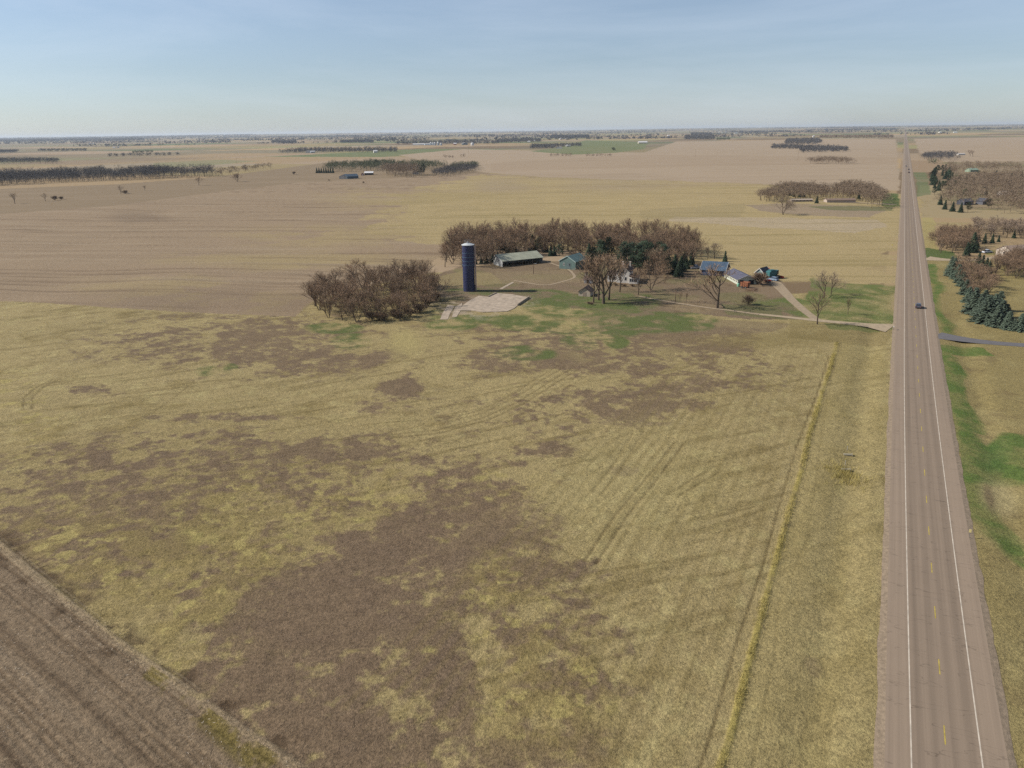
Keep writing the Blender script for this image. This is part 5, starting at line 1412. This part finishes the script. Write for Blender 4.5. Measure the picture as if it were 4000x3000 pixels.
# ------------------------------------------------------------------ far woods, each one reading as a mass
LODS = [make_bare(61 + i, H=10, stems=1 + i % 3, spread=.9, lev=4, twigs=.9, wr=.085) for i in range(4)]
LODV = []
for p in LODS:
    me = p['crown']; co = np.zeros(len(me.vertices) * 3, np.float32); me.vertices.foreach_get('co', co)
    ix = np.zeros(len(me.loops), np.int32); me.loops.foreach_get('vertex_index', ix)
    LODV.append(co.reshape(-1, 3)[ix.reshape(-1, 4)])
def wood(name, label, polys, gap, h0, h1, m, seed=1, quads=46, qs=1.4, trunks=True, real=False, wide=1.2, keep=.5, avoid=()):
    R = np.random.RandomState(seed); pts = []
    for poly in polys: pts += scatter(poly, gap, seed, tries=6000, avoid=avoid)
    allv = []
    for (x, y) in pts:
        h = R.uniform(h0, h1); z0 = float(TZ(x, y))
        if real:
            q = LODV[R.randint(4)]; q = q[R.uniform(0, 1, len(q)) < keep]
            a = R.uniform(0, 6.283); c_, s_ = math.cos(a), math.sin(a); k = h / 10
            v = np.stack([(q[..., 0] * c_ - q[..., 1] * s_) * k * wide, (q[..., 0] * s_ + q[..., 1] * c_) * k * wide, q[..., 2] * k], -1)
            allv.append((v + np.array([x, y, z0])).reshape(-1, 3))
        else:
            n = quads; w = h * R.uniform(.35, .6)
            d = R.normal(size=(n, 3)); d /= np.linalg.norm(d, axis=1)[:, None]; rad = R.uniform(.1, 1, n) ** .5
            c = d * rad[:, None] * np.array([w, w, h * .46]) + np.array([x, y, z0 + h * .48])
            t = R.normal(size=(n, 3)); t[:, 2] += .5; t /= np.linalg.norm(t, axis=1)[:, None]
            s_ = np.cross(t, R.normal(size=(n, 3))); s_ /= np.linalg.norm(s_, axis=1)[:, None]
            L = (R.uniform(.5, 1.2, n) * qs)[:, None]; q = (R.uniform(.16, .4, n) * qs)[:, None]
            v = np.stack([c - s_ * q, c + s_ * q, c + t * L + s_ * q * .4, c + t * L - s_ * q * .4], 1)
            allv.append(v.reshape(-1, 3))
        k = .2 if real else 0
        if k:
            tv = np.array([[x - k, y, z0 - .5], [x + k, y, z0 - .5], [x + k * .5, y, z0 + h * .4], [x - k * .5, y, z0 + h * .4], [x, y - k, z0 - .5], [x, y + k, z0 - .5], [x, y + k * .5, z0 + h * .4], [x, y - k * .5, z0 + h * .4]])
            allv.append(tv)
    V = np.concatenate(allv); F_ = np.arange(len(V)).reshape(-1, 4)
    o = link_mesh(name, mesh_from(name, V, F_, [m])); o['kind'] = 'stuff'; o['label'] = label; o['category'] = 'woodland'
    return o
WD = mat('far_grey_wood', (0.0714, 0.0672, 0.0672), .95); WB = mat('far_brown_wood', (.175, .125, .082), .95); WG = mat('far_green_wood', (0.084, 0.0924, 0.0462), .95); WP = mat('far_dark_wood', (0.0504, 0.0504, 0.0588), .95)
wood('woods', 'long dark leafless wood along the left field', [[(-260,742),(-20,728),(200,715),(400,708),(560,702),(830,690),(835,682),(600,684),(350,688),(150,696),(-250,708)]], 6.2, 8, 20, WD, 1, real=True, wide=1.3)
wood('woods', 'dark grey wood at the far left edge', [[(-100,645),(140,640),(235,640),(225,630),(100,628),(-100,632)],[(-100,602),(60,598),(70,592),(-100,594)]], 11, 9, 13, WP, 2, real=True, wide=1.4)
wood('woods', 'tree belt behind the middle farmstead', [[(1085,599),(1200,597),(1330,596),(1550,596),(1545,588),(1300,588),(1180,589)]], 15, 12, 18, WD, 3, 50, 2)
wood('woods', 'purple grey tree belt at the horizon farm', [[(1540,566),(1640,565),(1940,564),(1950,560),(1800,558),(1560,561)]], 26, 16, 24, WP, 4, 40, 3)
wood('woods', 'small round purple wood near the left horizon', [[(1330,559),(1460,559),(1455,553),(1340,553)]], 22, 14, 20, WP, 5, 40, 3)
wood('woods', 'dark clump on the left skyline', [[(1060,560),(1160,559),(1155,553),(1065,554)]], 24, 14, 20, WP, 6, 40, 3)
wood('woods', 'trees around the farm on the green far field', [[(2070,582),(2160,581),(2170,574),(2270,573),(2268,566),(2080,570)]], 15, 9, 14, WD, 7, 46, 2)
wood('woods', 'wood behind the two white houses above the green field', [[(1940,560),(2110,555),(2108,548),(1950,551)]], 22, 14, 20, WD, 8, 40, 3)
wood('woods', 'purple wood with white barn near the centre horizon', [[(2150,543),(2300,541),(2295,534),(2160,534)]], 28, 18, 26, WP, 9, 40, 4)
wood('woods', 'round grey wood near the centre right horizon', [[(2675,546),(2790,546),(2785,536),(2680,535)],[(2700,528),(2780,528),(2780,523),(2700,523)]], 22, 14, 22, WD, 10, 46, 3)
wood('woods', 'upper grey grove left of the highway', [[(3065,566),(3190,565),(3210,556),(3190,545),(3075,548)]], 15, 10, 16, WD, 11, 46, 2)
wood('woods', 'wide grey grove in the bare field left of the highway', [[(3015,582),(3120,584),(3130,597),(3310,594),(3305,582),(3120,574),(3020,572)]], 13, 9, 14, WD, 12, 46, 2)
wood('woods', 'brown tree belt crossing the highway near the horizon', [[(3200,541),(3490,541),(3485,535),(3210,535)]], 24, 12, 18, WB, 13, 40, 3)
wood('woods', 'thin row of trees in the grey green plain at the left', [[(425,614),(700,607),(700,604),(430,609)],[(150,592),(340,591),(335,586),(160,587)]], 20, 8, 13, WD, 14, 36, 2)
wood('woods', 'saplings below the green far field', [[(2150,612),(2230,612),(2230,610),(2150,610)],[(2290,613),(2385,612),(2385,610),(2290,611)],[(1730,618),(1770,618),(1770,616),(1730,616)],[(1800,614),(1815,614),(1815,612),(1800,612)]], 12, 6, 10, WB, 15, 36, 1.4)
wood('woods', 'green budding trees on the far plain', [[(520,600),(600,596),(600,594),(520,597)],[(2395,590),(2400,590),(2400,586),(2395,586)],[(2800,548),(2850,546),(2850,543),(2800,544)],[(3620,640),(3660,640),(3660,636),(3620,636)]], 16, 8, 12, WG, 16, 40, 2)
for f_ in LATER: f_()
def skyline():
    R = np.random.RandomState(77); rows = []
    def yh(x): return 508.2 - (x - 2000) * .01379
    def band(x0, x1, off, hh=13, dens=1.0): rows.append((x0, x1, off, hh, dens))
    # dense belt on the left skyline, thinner ones further right
    for off in np.arange(3, 22, 1.2): band(-300, 1000 if off < 14 else 560, off, 22, 1.7)
    for off in (4, 6, 8, 10, 12): band(1000, 2050, off, 18, 1.2); band(2050, 4300, off, 18, 1.1)
    x = -200
    for k in range(150):
        x0 = R.uniform(-200, 4100); L = R.uniform(60, 420); off = R.choice([13, 16, 19, 23, 28, 34, 41]); band(x0, x0 + L, off + R.uniform(-1, 1), R.uniform(13, 21), R.uniform(.8, 1.6))
    allv = []
    for (x0, x1, off, hh, dens) in rows:
        A = np.array(G(x0, yh(x0) + off)); B = np.array(G(x1, yh(x1) + off)); L = np.linalg.norm(B - A); far = np.linalg.norm((A + B) / 2)
        N = int(L / 14 * dens); 
        if N < 3: continue
        t = R.uniform(0, 1, N); keep = vnoise(t * L / 180, np.full(N, off * 1.7), int(x0) % 50) > .24; t = t[keep]; N = len(t)
        P = A + (B - A) * t[:, None] + R.normal(size=(N, 2)) * 22
        z0 = TZ(P[:, 0], P[:, 1]); h = hh * R.uniform(.6, 1.25, N)
        n = 9
        c = np.repeat(np.stack([P[:, 0], P[:, 1], z0 + h * .5], 1), n, 0); hr = np.repeat(h, n)
        c = c + R.normal(size=(N * n, 3)) * np.stack([hr * .30, hr * .30, hr * .2], 1)
        t_ = R.normal(size=(N * n, 3)); t_[:, 2] += .6; t_ /= np.linalg.norm(t_, axis=1)[:, None]
        s_ = np.cross(t_, R.normal(size=(N * n, 3))); s_ /= np.linalg.norm(s_, axis=1)[:, None]
        l_ = (hr * .3)[:, None]; q = (hr * R.uniform(.12, .24, N * n))[:, None]
        allv.append(np.stack([c - s_ * q, c + s_ * q, c + t_ * l_ + s_ * q * .5, c + t_ * l_ - s_ * q * .5], 1).reshape(-1, 3))
    V = np.concatenate(allv); print('skyline quads', len(V) // 4)
    o = link_mesh('far_woods', mesh_from('far_woods', V, np.arange(len(V)).reshape(-1, 4), [WP])); o['kind'] = 'stuff'; o['label'] = 'bands of far trees fading into the haze under the skyline'; o['category'] = 'woodland'
skyline()

# ------------------------------------------------------------------ rank grass of the fence row and roadside, stubble straw
def tufts(name, label, spots, m, n=14, h=(.35, .8), w=.05, seed=3, spread=.3):
    R = np.random.RandomState(seed); sp = np.array(spots); N = len(sp) * n
    c = np.repeat(sp, n, axis=0) + R.normal(size=(N, 2)) * spread
    z = TZ(c[:, 0], c[:, 1]); hh = R.uniform(h[0], h[1], N); a = R.uniform(0, 6.283, N); le = R.uniform(.1, .6, N) * hh; b = R.uniform(0, 6.283, N)
    dx, dy = np.cos(a) * w / 2, np.sin(a) * w / 2; lx, ly = np.cos(b) * le, np.sin(b) * le
    v = np.stack([np.stack([c[:, 0] - dx, c[:, 1] - dy, z - .05], 1), np.stack([c[:, 0] + dx, c[:, 1] + dy, z - .05], 1),
                  np.stack([c[:, 0] + lx + dx * .3, c[:, 1] + ly + dy * .3, z + hh], 1), np.stack([c[:, 0] + lx - dx * .3, c[:, 1] + ly - dy * .3, z + hh], 1)], 1).reshape(-1, 3)
    o = link_mesh(name, mesh_from(name, v, np.arange(len(v)).reshape(-1, 4), [m])); o['kind'] = 'stuff'; o['label'] = label; o['category'] = 'grass'
    return o
def along(pts, step, jit, keep=1.0, seed=1, brk=0):
    R = random.Random(seed); P = [G(a * S, b * S) for a, b in pts]; out = []
    for i in range(len(P) - 1):
        L = math.hypot(P[i+1][0] - P[i][0], P[i+1][1] - P[i][1]); n = int(L / step)
        for k in range(n):
            if R.random() > keep: continue
            if brk and vnoise(np.array([k * step / 5.0]), np.array([i * 9.0]), 4)[0] < brk * R.uniform(.6, 1.1): continue
            t = (k + R.random()) / n; out.append((P[i][0] + (P[i+1][0] - P[i][0]) * t + R.gauss(0, jit), P[i][1] + (P[i+1][1] - P[i][1]) * t + R.gauss(0, jit)))
    return out
YG = mat('tall_yellow_grass', alb(188, 170, 100), .9, .25, .4); BG = mat('dark_shade_blades', alb(98, 78, 66), .9, .25, 1)
FRW = [(1808,740),(1795,790),(1775,850),(1745,950),(1730,1020),(1705,1100),(1660,1270),(1620,1420),(1575,1600),(1550,1670),(1500,1850)]
tufts('tall_grass', 'strip of tall yellow grass along the old fence row', along(FRW, .16, .26, 1, 1, .5), YG, 8, (.2, .75), .045, 3, .2)
tufts('shade_tufts', 'dark tufts standing in for the shadow right of the fence row', along([(a + 4, b) for a, b in FRW], 1.0, .3, .35, 4), BG, 10, (.3, .8), .03, 5, .25)  # dark blades stand in for the shadow beside the tall grass
tufts('ditch_grass', 'rank yellow grass around the culverts', [(G(3300, 1850)[0] + TR.gauss(0, 1.6), G(3300, 1850)[1] + TR.gauss(0, 2.6)) for _ in range(170)], YG, 9, (.3, .8), .05, 6)
tufts('trail_weeds', 'dry weeds beside the trail along the tilled field', along([(0,1178),(60,1232),(130,1290),(250,1385),(400,1490),(520,1575),(660,1665),(760,1740)], .3, .9, .8, 7), mat('dry_trail_weeds', alb(132, 112, 92), .9, .2, 1), 8, (.12, .4), .04, 8, .4)
bits = []
Rb = random.Random(12)
for _ in range(3800):
    x = Rb.uniform(-75, 0); y = Rb.uniform(45, 105); u, v = MARK(np.array([x]), np.array([y])); 
    if u[0] < -200 or v[0] > 3300: continue
    e0 = G(0, 1178 * S); e1 = G(660 * S, 1665 * S); cr = (e1[0] - e0[0]) * (y - e0[1]) - (e1[1] - e0[1]) * (x - e0[0])
    if cr < 0 and vnoise(np.array([x / 7.0]), np.array([y / 7.0]), 4)[0] > .48: bits.append((x, y))
def straw(spots):
    R = np.random.RandomState(9); sp = np.array(spots); N = len(sp); a = R.uniform(0, 6.283, N); L = R.uniform(.10, .32, N); w = R.uniform(.012, .03, N)
    z = TZ(sp[:, 0], sp[:, 1]) + .05; d = np.stack([np.cos(a) * L / 2, np.sin(a) * L / 2, R.uniform(-.02, .09, N)], 1); s_ = np.stack([-np.sin(a) * w, np.cos(a) * w, np.zeros(N)], 1); c = np.stack([sp[:, 0], sp[:, 1], z], 1)
    v = np.stack([c - d - s_, c - d + s_, c + d + s_, c + d - s_], 1).reshape(-1, 3)
    o = link_mesh('stubble_straw', mesh_from('stubble_straw', v, np.arange(len(v)).reshape(-1, 4), [mat('bleached_straw', alb(200, 184, 162), .9)])); o['kind'] = 'stuff'; o['label'] = 'bleached corn stubble scattered on the tilled corner'; o['category'] = 'stubble'
straw(bits)

# ------------------------------------------------------------------ haze
hb = MB(); hb.box(-46000, -46000, -140, 46000, 46000, 110)
HZ = bpy.data.materials.new('pale_air'); HZ.use_nodes = True
n = HZ.node_tree; n.nodes.remove(n.nodes['Principled BSDF'])
pv = n.nodes.new('ShaderNodeVolumePrincipled')
pv.inputs['Color'].default_value = (.64, .72, .82, 1)
pv.inputs['Density'].default_value = 3.6e-5
pv.inputs['Anisotropy'].default_value = 0.2
n.links.new(pv.outputs[0], n.nodes['Material Output'].inputs['Volume'])
ho = hb.obj('haze', HZ); ho['kind'] = 'stuff'; ho['label'] = 'pale even haze over the whole plain'; ho['category'] = 'haze'
